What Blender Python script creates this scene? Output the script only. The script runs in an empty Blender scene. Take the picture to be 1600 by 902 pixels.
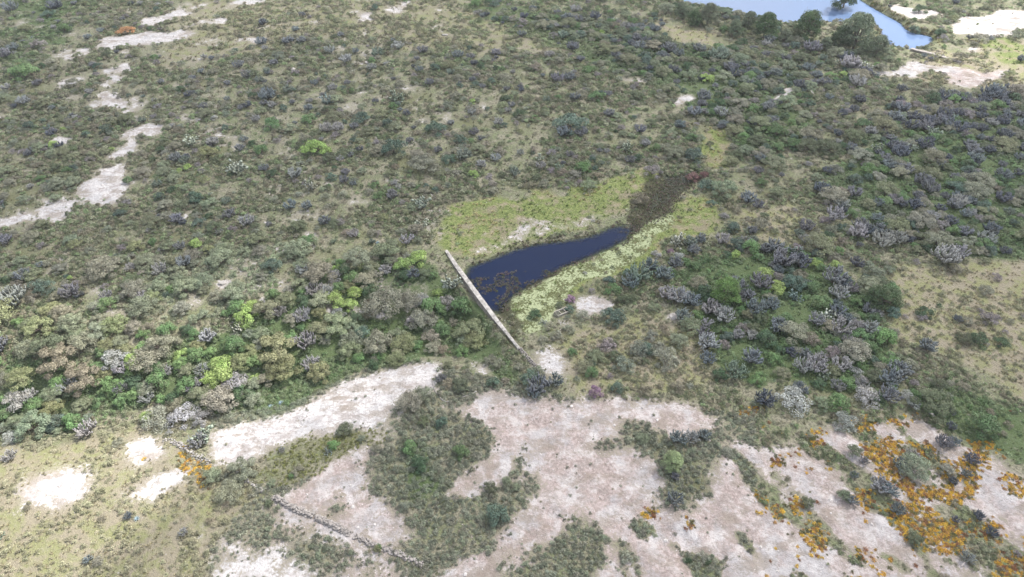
import bpy, math, random
import numpy as np
PI = math.pi
R = math.radians
sc = bpy.context.scene
rng = np.random.default_rng(7)
random.seed(7)

# ------------------------------------------------------------------ camera, sky, sun, exposure
CAM_H, PITCH, FPX = 75.0, R(43.0), 1067.0
cd = bpy.data.cameras.new('camera'); cam = bpy.data.objects.new('camera', cd)
sc.collection.objects.link(cam); sc.camera = cam
cam.location = (0, 0, CAM_H); cam.rotation_euler = (PI/2 - PITCH, 0, 0)
cd.sensor_width = 36; cd.lens = 36*FPX/1600; cd.clip_start = 0.5; cd.clip_end = 12000

SUN = np.array([0.55, 0.40, 0.82]); SUN /= np.linalg.norm(SUN)
SUN_EL = math.asin(SUN[2]); SUN_AZ = math.atan2(SUN[0], SUN[1])
w = bpy.data.worlds.new('World'); sc.world = w; w.use_nodes = True
nt = w.node_tree; bg = nt.nodes['Background']
sky = nt.nodes.new('ShaderNodeTexSky'); sky.sky_type = 'NISHITA'; sky.sun_disc = False
sky.sun_elevation = SUN_EL; sky.sun_rotation = SUN_AZ; sky.dust_density = 1.5
# far fair-weather clouds, part of the sky all round the horizon
tc = nt.nodes.new('ShaderNodeTexCoord')
mp = nt.nodes.new('ShaderNodeMapping'); mp.inputs['Scale'].default_value = (1, 1, 2.6)
ns = nt.nodes.new('ShaderNodeTexNoise'); ns.inputs['Scale'].default_value = 2.3; ns.inputs['Detail'].default_value = 6
cr = nt.nodes.new('ShaderNodeValToRGB'); cr.color_ramp.elements[0].position = 0.42; cr.color_ramp.elements[1].position = 0.60
mx = nt.nodes.new('ShaderNodeMixRGB'); mx.inputs[2].default_value = (13, 13.3, 14, 1)
nt.links.new(tc.outputs['Generated'], mp.inputs['Vector']); nt.links.new(mp.outputs[0], ns.inputs['Vector'])
nt.links.new(ns.outputs['Fac'], cr.inputs[0]); sx = nt.nodes.new('ShaderNodeSeparateXYZ'); nt.links.new(tc.outputs['Generated'], sx.inputs[0])
el = nt.nodes.new('ShaderNodeMapRange'); el.inputs['From Min'].default_value = .62; el.inputs['From Max'].default_value = .36; nt.links.new(sx.outputs['Z'], el.inputs['Value'])
mu = nt.nodes.new('ShaderNodeMath'); mu.operation = 'MULTIPLY'; nt.links.new(cr.outputs[0], mu.inputs[0]); nt.links.new(el.outputs[0], mu.inputs[1]); nt.links.new(mu.outputs[0], mx.inputs[0])
nt.links.new(sky.outputs[0], mx.inputs[1]); nt.links.new(mx.outputs[0], bg.inputs[0])
bg.inputs[1].default_value = 0.105
sl = bpy.data.lights.new('sun', 'SUN'); so = bpy.data.objects.new('sun', sl); sc.collection.objects.link(so)
sl.energy = 5.0; sl.angle = R(0.6); sl.color = (1, 0.965, 0.91)
so.rotation_euler = (PI/2 - SUN_EL, 0, -SUN_AZ + PI)
so.location = (0, 0, 120)
sc.view_settings.view_transform = 'Standard'; sc.view_settings.look = 'None'
sc.view_settings.gamma = 1; sc.view_settings.exposure = 0.98
sc.cycles.max_bounces = 5; sc.cycles.diffuse_bounces = 2; sc.cycles.transparent_max_bounces = 8
sc.cycles.transmission_bounces = 2; sc.cycles.glossy_bounces = 2
sc.cycles.use_denoising = True

# ------------------------------------------------------------------ layout maths
CP, SP = math.cos(PITCH), math.sin(PITCH)
def project(x, y, z):
    dy, dz = y, z - CAM_H
    f = dy*CP - dz*SP; u = dy*SP + dz*CP
    f = np.where(f < 1, 1, f)
    return 800 + FPX*x/f, 451 - FPX*u/f
_lat = {}
def vnoise(x, y, seed):
    if seed not in _lat: _lat[seed] = np.random.default_rng(seed).random((256, 256))
    L = _lat[seed]
    xi, yi = np.floor(x).astype(int), np.floor(y).astype(int)
    fx, fy = x - xi, y - yi
    fx, fy = fx*fx*(3 - 2*fx), fy*fy*(3 - 2*fy)
    g = lambda a, b: L[a & 255, b & 255]
    return (g(xi, yi)*(1-fx) + g(xi+1, yi)*fx)*(1-fy) + (g(xi, yi+1)*(1-fx) + g(xi+1, yi+1)*fx)*fy
def fbm(x, y, scale, seed, o=4):
    s, a, t = 0, 1, 0
    for k in range(o):
        s = s + a*vnoise(x/scale*2**k + 31.7*k, y/scale*2**k + 17.3*k, seed + k); t += a; a *= 0.5
    return s/t
def P0(px, py, z=0.0):
    px, py = np.asarray(px, float), np.asarray(py, float)
    a, b = (px - 800)/FPX, (451 - py)/FPX
    dx, dy, dz = a, CP + b*SP, -SP + b*CP
    t = (CAM_H - z)/(-dz)
    return t*dx, t*dy
def segdist(x, y, pts):
    d = np.full(np.shape(x), 1e9); s = np.zeros(np.shape(x))
    for i in range(len(pts)-1):
        (ax, ay), (bx, by) = pts[i], pts[i+1]
        vx, vy = bx-ax, by-ay; L2 = vx*vx + vy*vy
        t = np.clip(((x-ax)*vx + (y-ay)*vy)/L2, 0, 1)
        dd = np.hypot(x-ax-t*vx, y-ay-t*vy)
        m = dd < d; d = np.where(m, dd, d)
        s = np.where(m, np.sign(vx*(y-ay) - vy*(x-ax)), s)
    return d, s
def line(pts): return [tuple(float(v) for v in P0(*p)) for p in pts]
DAM_PX = [(697, 391), (713, 415), (740, 452), (775, 499), (811, 544)]
DAM = line(DAM_PX)
DAM_LONG = line([(660, 335), (697, 391), (713, 415), (740, 452), (775, 499), (811, 544), (850, 600), (900, 680)])
GULLY = line([(752, 482), (700, 500), (620, 508), (520, 548), (420, 585), (330, 605), (250, 625), (120, 630), (0, 640), (-200, 660)])
STREAM = line([(1060, 270), (1128, 240), (1132, 190), (1180, 150), (1230, 110), (1300, 75), (1400, 60)])
def inpoly(px, py, poly):
    c = np.zeros(np.shape(px), bool); n = len(poly)
    for i in range(n):
        x1, y1 = poly[i]; x2, y2 = poly[(i+1) % n]
        if y1 == y2: continue
        m = ((y1 > py) != (y2 > py)) & (px < (x2-x1)*(py-y1)/(y2-y1) + x1)
        c ^= m
    return c
POND = [(716, 405), (745, 407), (775, 395), (800, 384), (850, 373), (900, 368), (930, 362), (948, 349), (972, 343), (996, 345), (988, 362), (968, 380), (935, 392), (905, 405), (880, 412), (862, 428), (822, 447), (797, 462), (788, 478), (785, 505), (740, 470)]
FARW = [(1040, -60), (1066, 0), (1110, 8), (1150, 16), (1180, 24), (1235, 30), (1290, 30), (1352, 26), (1372, 34), (1382, 52), (1402, 66), (1430, 72), (1456, 64), (1466, 52), (1440, 46), (1424, 44), (1412, 30), (1385, 16), (1362, 3), (1345, -8), (1330, -60)]
SHALLOW = [(985, 345), (1000, 318), (1012, 292), (1040, 276), (1075, 268), (1098, 272), (1085, 292), (1060, 312), (1040, 335), (1010, 350), (990, 362), (968, 380)]

# dense grid over the ground in view, widening to the horizon
def axis(a, b, step, far, k=1.25):
    mid = list(np.arange(a, b + 1e-6, step)); lo, hi, s = [a], [b], step
    while hi[-1] < far: s *= k; hi.append(hi[-1] + s); lo.append(lo[-1] - s)
    return np.array(sorted(lo[1:]) + mid + hi[1:])
GX = axis(-172, 172, 0.45, 6000); GY = axis(26, 235, 0.45, 6000)
X, Y = np.meshgrid(GX, GY)
NXs, NYs = len(GX), len(GY)
def blur(a, n):
    for _ in range(n):
        p = np.pad(a, 1, mode='edge')
        a = (p[:-2, 1:-1] + 2*p[1:-1, 1:-1] + p[2:, 1:-1])/4
        p = np.pad(a, 1, mode='edge')
        a = (p[1:-1, :-2] + 2*p[1:-1, 1:-1] + p[1:-1, 2:])/4
    return a
QX0, QY0 = project(X, Y, 0*X)
pond0 = blur(inpoly(QX0, QY0, POND).astype(float), 6)
farw0 = blur(inpoly(QX0, QY0, FARW).astype(float), 8)
shal0 = blur(inpoly(QX0, QY0, SHALLOW).astype(float), 6)
def height_base(x, y):
    d, _ = segdist(x, y, GULLY); dd, s = segdist(x, y, DAM_LONG)
    sd = dd*np.where(s < 0, 1, -1)                       # + on the downstream side
    side = 1/(1 + np.exp(-np.clip((sd - 2.0)/0.55, -30, 30)))
    ds, _ = segdist(x, y, STREAM)
    g = -3.3*np.exp(-(d/9.0)**2)*side
    st = -1.0*np.exp(-(ds/5.0)**2)
    rel = 1.1*(fbm(x, y, 38, 11, 3) - 0.5) + 0.5*(fbm(x, y, 9, 21, 3) - 0.5)
    dp = np.exp(-(dd/6.0)**2)
    return g + st + rel*(1 - 0.8*dp)
H0 = height_base(X, Y)
flat = blur(np.clip(pond0*1.5 + shal0, 0, 1), 10)
H = H0*(1 - flat) + (-0.55)*flat
pond_w = blur(pond0, 40)
H = H - 0.25*pond0 - 1.5*np.clip(pond_w - .35, 0, 1) - 0.22*shal0
ff = blur(np.clip(farw0*1.4, 0, 1), 14); H = H*(1-ff) + (-0.9)*ff - 1.2*farw0
H += 0.10*(fbm(X, Y, 2.2, 33, 3) - 0.5)
inner = (X > -175) & (X < 175) & (Y > 22) & (Y < 240)
H = np.where(inner, H, H*0.9)
def gsample(F, x, y):
    x = np.asarray(x, float); y = np.asarray(y, float)
    i = np.clip(np.searchsorted(GX, x) - 1, 0, NXs-2); j = np.clip(np.searchsorted(GY, y) - 1, 0, NYs-2)
    fx = np.clip((x - GX[i])/(GX[i+1]-GX[i]), 0, 1); fy = np.clip((y - GY[j])/(GY[j+1]-GY[j]), 0, 1)
    return (F[j, i]*(1-fx) + F[j, i+1]*fx)*(1-fy) + (F[j+1, i]*(1-fx) + F[j+1, i+1]*fx)*fy
def height(x, y): return gsample(H, x, y)
def P(px, py):
    z = 0.0
    for _ in range(8):
        x, y = P0(px, py, z); z = 0.5*(z + height(x, y))
    x, y = P0(px, py, z)
    return x, y, height(x, y)
QX, QY = project(X, Y, H)

# ------------------------------------------------------------------ ground cover map (polygons read off the photo's plan)
ROCK = [ # (value, polygon)
 (.42,[(735,403),(800,378),(850,366),(925,355),(945,345),(940,333),(900,343),(840,350),(800,362),(750,385)]), (.18,[(100,84),(150,62),(290,14),(330,5),(325,45),(215,108),(215,190),(258,198),(205,262),(200,318),(100,352),(-60,385),(-60,345),(60,312),(118,298),(165,240),(135,212),(158,160),(150,118),(95,130)]),
 (.95, [(145,65),(190,58),(250,48),(300,50),(295,60),(250,65),(200,74),(160,76)]), (.8, [(215,32),(290,15),(305,19),(255,36),(220,39)]),
 (.75,[(122,76),(150,72),(152,84),(125,86)]), (.9,[(98,82),(118,84),(112,94),(98,93)]), (.9,[(165,106),(205,94),(212,103),(190,112),(165,114)]),
 (.9,[(160,117),(187,121),(182,130),(162,130)]), (.95,[(98,125),(130,120),(132,128),(108,136),(98,132)]), (.8,[(155,144),(178,144),(194,158),(194,170),(163,166)]),
 (.8,[(138,159),(158,162),(156,170),(142,170)]), (.85,[(193,206),(220,196),(254,200),(246,209),(225,220),(213,213),(196,218)]), (.95,[(73,215),(110,207),(114,215),(92,229),(74,228)]),
 (.8,[(168,236),(205,221),(208,233),(190,242),(170,244)]), (.75,[(131,210),(144,225),(146,242),(136,242)]),
 (1.,[(120,300),(160,270),(190,254),(194,265),(188,280),(190,300),(182,320),(145,328),(126,317)]), (.9,[(58,322),(100,310),(122,316),(104,328),(97,351),(84,347),(80,336),(63,334)]),
 (.95,[(-40,352),(0,344),(52,333),(54,342),(20,353),(-40,372)]), (.9,[(355,5),(385,-2),(400,-8),(410,2),(380,9)]), (.8,[(336,26),(356,27),(352,35),(338,35)]),
 (.8,[(476,32),(503,33),(500,40),(480,39)]), (.85,[(553,25),(592,22),(584,33),(556,33)]), (.7,[(605,12),(642,4),(637,17),(608,20)]),(.7,[(370,60),(420,55),(425,66),(380,68)]),
 (.9,[(423,221),(450,215),(447,223),(428,226)]), (.85,[(1206,157),(1225,140),(1242,136),(1237,150),(1210,164)]),(.8,[(1056,165),(1072,150),(1092,146),(1088,157),(1064,168)]),(.8,[(975,124),(1000,124),(1000,130),(976,130)]),
 (1.,[(1402,8),(1430,10),(1467,21),(1470,29),(1425,29),(1400,19)]), (1.,[(1496,34),(1540,20),(1600,17),(1640,17),(1640,42),(1575,55),(1530,52),(1490,49)]), (1.,[(1513,76),(1542,76),(1537,84),(1513,83)]),
 (1.,[(1360,112),(1410,104),(1430,96),(1447,101),(1492,110),(1542,118),(1582,108),(1583,122),(1532,134),(1520,141),(1490,132),(1495,122),(1470,114),(1430,119),(1370,120)]),
 (1.,[(903,465),(922,458),(942,463),(958,474),(940,489),(918,493),(908,482)]), (1.,[(1038,491),(1055,488),(1066,500),(1042,504)]), (1.,[(840,549),(862,543),(882,564),(884,581),(855,587),(845,571)]),
 (.95,[(338,436),(357,439),(354,449),(339,447)]), (.95,[(513,474),(524,488),(512,504),(505,495)]), (.7,[(870,505),(900,500),(905,512),(880,516)]),(.6,[(830,345),(845,350),(830,362),(800,372),(790,365)]),
 (1.,[(330,668),(400,658),(440,646),(490,628),(540,598),(575,588),(620,576),(660,570),(692,568),(688,590),(683,612),(668,622),(632,627),(604,650),(602,670),(560,677),(500,680),(450,684),(425,700),(420,722),(390,722),(330,716)]),
 (.9,[(720,585),(752,570),(775,560),(775,573),(750,590),(732,600)]),
 # everything below the thicket's edge is bare shelf, then the patches of scrub on it
 (.92,[(600,668),(640,655),(690,640),(740,628),(762,605),(790,610),(835,632),(870,622),(912,622),(985,628),(1082,632),(1112,655),(1150,682),(1190,704),(1240,700),(1290,680),(1330,668),(1390,655),(1462,664),(1476,688),(1525,708),(1600,752),(1640,770),(1640,960),(880,960),(700,960),(600,960),(330,960),(335,905),(330,860),(380,840),(430,790),(470,745),(540,705),(590,700)]),
 (1.,[(202,690),(245,684),(254,716),(237,724),(198,716)]), (1.,[(185,768),(250,742),(290,722),(315,733),(292,746),(240,773),(183,774)]), (1.,[(196,722),(208,722),(204,738),(192,738)]),
 (1.1,[(28,758),(75,740),(112,736),(139,755),(137,777),(95,792),(58,786),(26,770)]),(.95,[(105,900),(148,868),(137,886),(120,905)]),(.95,[(190,902),(214,878),(210,902)]),(.75,[(278,852),(328,824),(337,818),(332,837),(290,860)]),
]
VEG = [ # scrub patches on the shelf: (rock value left, polygon)
 (.0,[(928,672),(960,676),(1010,664),(1062,671),(1122,668),(1152,690),(1130,716),(1104,760),(1092,790),(1052,802),(1022,800),(1032,760),(1045,735),(1010,708),(960,708),(918,708)]),
 (.0,[(785,915),(882,832),(908,802),(925,805),(948,862),(925,910)]), (.05,[(905,770),(925,770),(930,800),(908,800)]),
 (.0,[(690,785),(760,752),(860,738),(848,772),(792,820),(715,868),(672,912),(560,912),(600,855),(625,820),(655,800)]),
 (-.1,[(612,676),(652,655),(720,646),(768,652),(784,700),(762,732),(702,765),(684,800),(642,817),(600,802),(580,765),(563,740),(590,708),(612,700)]),
 (-.2,[(430,690),(483,676),(606,670),(600,694),(545,712),(505,738),(450,762),(400,756),(406,728),(420,705)]),
 (.56,[(330,840),(400,790),(440,780),(520,820),(590,850),(620,880),(620,960),(330,960)]), (.1,[(430,830),(500,825),(560,850),(580,890),(480,890)]),(.08,[(395,790),(440,800),(420,860),(360,850)]),
 (.66,[(540,745),(600,770),(640,810),(620,850),(560,830),(500,800)]), (.1,[(490,780),(530,765),(560,790),(520,805)]),
 (.45,[(1330,690),(1380,680),(1440,690),(1500,720),(1490,790),(1530,850),(1540,910),(1450,910),(1420,850),(1370,800),(1350,750)]),
 (.35,[(1490,830),(1600,820),(1640,880),(1640,940),(1500,940)]),(.55,[(1330,850),(1420,860),(1440,930),(1330,930)]),
 (.62,[(960,860),(1020,840),(1060,880),(1040,920),(950,920)]),(.5,[(1120,830),(1180,850),(1190,902),(1130,902)]),(.2,[(805,690),(830,685),(842,720),(820,730)]),
 (.1,[(832,700),(850,712),(850,732),(835,730)]),(.05,[(1130,725),(1190,718),(1190,738),(1140,735)]),(.1,[(605,640),(650,605),(680,612),(690,640),(650,655),(610,655)]),(.05,[(685,600),(740,590),(745,612),(700,628)]),
]
MARSH = [[(672,350),(700,325),(740,305),(800,300),(860,300),(930,290),(960,268),(1010,258),(1040,272),(1010,292),(998,320),(985,343),(948,346),(925,360),(850,371),(800,382),(745,405),(712,406),(690,385)],
 [(1060,315),(1090,300),(1120,330),(1130,365),(1090,372),(1060,372),(1020,400),(960,430),(900,455),(850,475),(810,520),(790,500),(800,460),(870,420),(960,385),(1010,350)],
 [(1110,205),(1135,200),(1145,250),(1110,265)],[(1540,60),(1600,60),(1640,90),(1560,100)],[(1465,55),(1500,60),(1490,75),(1465,70)]]
ALGAE = [[(795,470),(820,450),(862,430),(905,408),(935,394),(970,382),(992,360),(1010,350),(1045,332),(1058,340),(1040,362),(1000,385),(950,420),(930,440),(880,455),(905,462),(880,492),(850,520),(818,536),(797,512)]]
MUD = [[(725,430),(790,440),(870,420),(905,408),(880,400),(820,420),(780,440),(740,445)],[(985,345),(1000,318),(1005,285),(1040,268),(1100,265),(1095,290),(1060,320),(1030,345),(1000,360)],[(770,470),(800,460),(800,520),(810,545),(790,540)]]
DRY = [(1.,[(1395,400),(1460,410),(1600,400),(1700,420),(1700,660),(1600,640),(1500,560),(1410,540),(1390,470)]), (.75,[(-100,700),(30,700),(200,660),(330,720),(420,760),(330,850),(320,960),(-100,960)]),
 (.9,[(1040,25),(1120,60),(1150,75),(1110,78),(1060,68),(1020,40)]), (.8,[(1400,120),(1520,145),(1700,140),(1700,60),(1460,80)]), (.55,[(300,-20),(700,-20),(820,30),(960,80),(700,90),(480,60),(250,110)]),
 (.7,[(1140,330),(1230,300),(1280,350),(1400,470),(1380,500),(1330,400),(1190,390)]),(.75,[(870,520),(1000,490),(1080,500),(1110,600),(900,620),(850,545)])]
LUSH = [(1.,[(1070,420),(1150,390),(1230,380),(1310,410),(1370,470),(1370,540),(1400,590),(1300,620),(1200,600),(1100,560)]), (.8,[(1280,270),(1400,200),(1600,180),(1700,200),(1700,400),(1500,400),(1400,370),(1300,330)]),
 (.9,[(0,560),(200,560),(330,530),(450,450),(600,400),(690,410),(790,540),(830,600),(780,590),(700,560),(560,580),(440,640),(330,650),(150,640),(0,700)]),
 (.7,[(720,0),(850,20),(1000,60),(1150,90),(1240,110),(1270,200),(1200,260),(1160,230),(1060,150),(900,90),(740,30)]), (.7,[(0,0),(110,0),(110,60),(60,90),(0,110)]), (.8,[(610,690),(660,680),(700,760),(640,790)]),
 (.8,[(830,600),(870,600),(870,635),(840,638)]),(.9,[(1400,590),(1600,640),(1600,730),(1500,700)])]
ORANGE = [[(1390,790),(1440,768),(1475,800),(1500,850),(1490,880),(1450,850),(1425,815)],[(1355,700),(1400,690),(1410,715),(1395,730),(1360,712)],[(1365,725),(1385,720),(1430,750),(1425,765),(1370,745)],[(1420,692),(1445,690),(1450,712),(1425,706)],
 [(1452,715),(1475,712),(1472,755),(1455,745)],[(1485,715),(1525,715),(1527,745),(1500,765),(1482,745)],[(1520,700),(1545,700),(1550,730),(1530,735)],[(1420,755),(1490,760),(1485,775),(1425,775)],[(1335,660),(1370,657),(1370,674),(1340,674)],[(1388,660),(1405,658),(1405,668),(1390,670)],
 [(1490,800),(1540,805),(1545,835),(1500,825)],[(1570,750),(1610,755),(1610,790),(1580,775)],[(1540,850),(1610,850),(1610,900),(1550,890)],[(1320,765),(1345,765),(1350,790),(1330,790)],[(1390,830),(1400,790),(1440,860),(1410,850)],[(1238,825),(1275,822),(1280,855),(1262,868),(1242,845)],
 [(1260,680),(1280,680),(1280,700),(1262,700)],[(1225,695),(1240,700),(1235,712),(1220,708)],[(1010,795),(1028,797),(1025,810),(1010,810)],[(1060,815),(1080,825),(1078,838),(1062,832)],[(1235,772),(1260,772),(1258,795),(1240,798)],[(1205,787),(1220,787),(1222,806),(1208,806)],[(1340,870),(1365,868),(1362,890),(1345,890)],
 [(1160,628),(1190,626),(1190,640),(1160,638)],[(270,700),(310,718),(345,735),(335,742),(290,730),(265,712)],[(1300,700),(1345,690)]*0 or [(1176,766),(1198,766),(1196,776),(1178,776)],[(200,716),(212,716),(210,722),(200,722)]]
PINK = [[(700,640),(1180,640),(1190,960),(520,960),(560,730)],[(1480,115),(1600,105),(1600,145),(1480,145)],[(470,730),(600,700),(600,800),(400,860),(340,840)]]
DW = np.clip(np.hypot(Y, CAM_H)/105, .8, 2)**1.4*3.4*2; WX = DW*(fbm(X, Y, 5.5, 131, 5) - .5); WY = DW*(fbm(X, Y, 5.5, 151, 5) - .5)      # ragged natural outlines
RX, RY = project(X + WX, Y + WY, H); SX, SY = project(X + .45*WX, Y + .45*WY, H)
def mask(polys, n=2):
    a = np.zeros_like(X)
    for p in polys:
        v, q = p if isinstance(p[0], (int, float)) else (1.0, p)
        a[inpoly(RX, RY, q)] = v
    return blur(a, n)
rock = np.zeros_like(X)
for v, q in ROCK: m = inpoly(SX, SY, q); rock[m] = np.maximum(rock[m], v)
for v, q in VEG: rock[inpoly(.5*(SX+RX), .5*(SY+RY), q)] = v
for q, v in (([(940,680),(948,678),(968,683),(970,692),(946,693)], .95), ([(1134,696),(1146,692),(1168,697),(1176,712),(1140,718)], .95), ([(700,752),(745,735),(770,722),(770,745),(720,778),(692,778)], .95)): rock[inpoly(QX, QY, q)] = v
rock = np.where((QY < 560), rock*.86, rock*1.06 + .05); rock_far = blur(rock, 5); rock_near = blur(rock_far, 13); rock = np.where(QY < 540, rock_far, rock_near)
spots = fbm(X, Y, 4.2, 171, 5); rock = rock - .5*np.clip((spots - .57)*7, 0, 1)*(rock > .2)*(QY > 560)*np.clip((QX - 560)/200, .25, 1)*np.where(QX > 880, .3, 1)
_a, _b = P0(1200, 690), P0(1400, 860); _d = np.array([_b[0]-_a[0], _b[1]-_a[1]]); _d /= np.linalg.norm(_d)
US, VS = (X*_d[0] + Y*_d[1])*.42, (-X*_d[1] + Y*_d[0])
streak = fbm(US, VS, 3.4, 231, 5); zone_r = np.clip((QX - 880)/120, 0, 1)*(QY > 640)
rock = rock - 1.1*np.clip((streak - .545)*7, 0, 1)*zone_r*(rock > .3)
pink_all = ((QX > 640) & (QY > 600)).astype(float)
H -= .22*np.clip((streak - .48)*5, -.5, 1)*zone_r*(QY < 985)
H += np.clip(rock, 0, 1)*(.55*np.abs(fbm(X, Y, 3.1, 251, 4) - .5)*2 - .12)*inner
rock = rock + .34*np.clip((fbm(X, Y, 5.0, 181, 5) - .60)*9, 0, 1)*(QY < 500)*(QX < 760)
far_out = (QX < -60) | (QX > 1660) | (QY > 960) | (Y < 20)
rock = np.where(far_out, 0.2 + 0.5*fbm(X, Y, 25, 91), rock)
marsh, algae, mud, dry, lush, orange, pink = mask(MARSH, 8), mask(ALGAE, 4), mask(MUD, 3), mask(DRY, 8), mask(LUSH, 6), mask(ORANGE, 1), np.maximum(mask(PINK, 8), blur(pink_all, 8)*.9)
marsh = marsh*(1-pond0); 

# ------------------------------------------------------------------ materials
def newmat(name):
    m = bpy.data.materials.new(name); m.use_nodes = True; t = m.node_tree
    return m, t, t.nodes['Principled BSDF'], t.nodes.new, t.links.new
def noise(t, scale, detail=4, vec=None, rough=0.55):
    n = t.nodes.new('ShaderNodeTexNoise'); n.inputs['Scale'].default_value = scale
    n.inputs['Detail'].default_value = detail; n.inputs['Roughness'].default_value = rough
    if vec is not None: t.links.new(vec, n.inputs['Vector'])
    return n.outputs['Fac']
def mth(t, op, a, b=None, c=None, clamp=False):
    n = t.nodes.new('ShaderNodeMath'); n.operation = op; n.use_clamp = clamp
    for i, v in enumerate((a, b, c)):
        if v is None: continue
        if isinstance(v, (int, float)): n.inputs[i].default_value = v
        else: t.links.new(v, n.inputs[i])
    return n.outputs[0]
def mixc(t, f, a, b, mode='MIX'):
    n = t.nodes.new('ShaderNodeMixRGB'); n.blend_type = mode
    for i, v in enumerate((f, a, b)):
        if isinstance(v, (int, float)): n.inputs[i].default_value = v
        elif isinstance(v, tuple): n.inputs[i].default_value = (*v, 1)
        else: t.links.new(v, n.inputs[i])
    return n.outputs[0]
def sstep(t, v, lo, hi):
    n = t.nodes.new('ShaderNodeMapRange'); n.interpolation_type = 'SMOOTHSTEP'
    n.inputs['From Min'].default_value = lo; n.inputs['From Max'].default_value = hi
    t.links.new(v, n.inputs['Value']); return n.outputs[0]
def plain(name, col, rough=0.8, var=0.25, scale=3.0, bump=0.0, bscale=10.0, spec=0.3):
    m, t, b, N, L = newmat(name)
    g = N('ShaderNodeNewGeometry').outputs['Position']
    n = noise(t, scale, 5, g)
    lo = tuple(c*(1-var) for c in col); hi = tuple(min(1, c*(1+var)) for c in col)
    L(mixc(t, sstep(t, n, .3, .7), lo, hi), b.inputs['Base Color'])
    b.inputs['Roughness'].default_value = rough; b.inputs['Specular IOR Level'].default_value = spec
    if bump:
        bn = N('ShaderNodeBump'); bn.inputs['Distance'].default_value = bump
        L(noise(t, bscale, 5, g), bn.inputs['Height']); L(bn.outputs[0], b.inputs['Normal'])
    return m
def foliage(name, inst=False, rough=0.6, trans=0.22, spec=0.25, woody=False):
    m, t, b, N, L = newmat(name)
    if inst:
        a = N('ShaderNodeAttribute'); a.attribute_type = 'INSTANCER'; a.attribute_name = 'tint'; base = a.outputs['Color']
    else: base = N('ShaderNodeObjectInfo').outputs['Color']
    v = N('ShaderNodeAttribute'); v.attribute_name = 'v'
    g = N('ShaderNodeNewGeometry').outputs['Position']
    col = mixc(t, 1.0, base, v.outputs['Color'], 'MULTIPLY')
    n = noise(t, 0.9, 3, g)
    col = mixc(t, mth(t, 'MULTIPLY', sstep(t, n, .45, .75), .45), col, (0.17, 0.155, 0.10))
    L(col, b.inputs['Base Color']); b.inputs['Roughness'].default_value = rough
    b.inputs['Specular IOR Level'].default_value = spec
    if not woody and trans:
        tr = N('ShaderNodeBsdfTranslucent'); L(col, tr.inputs['Color'])
        ms = N('ShaderNodeMixShader'); ms.inputs[0].default_value = trans
        L(b.outputs[0], ms.inputs[1]); L(tr.outputs[0], ms.inputs[2]); L(ms.outputs[0], t.nodes['Material Output'].inputs[0])
    return m

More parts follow.
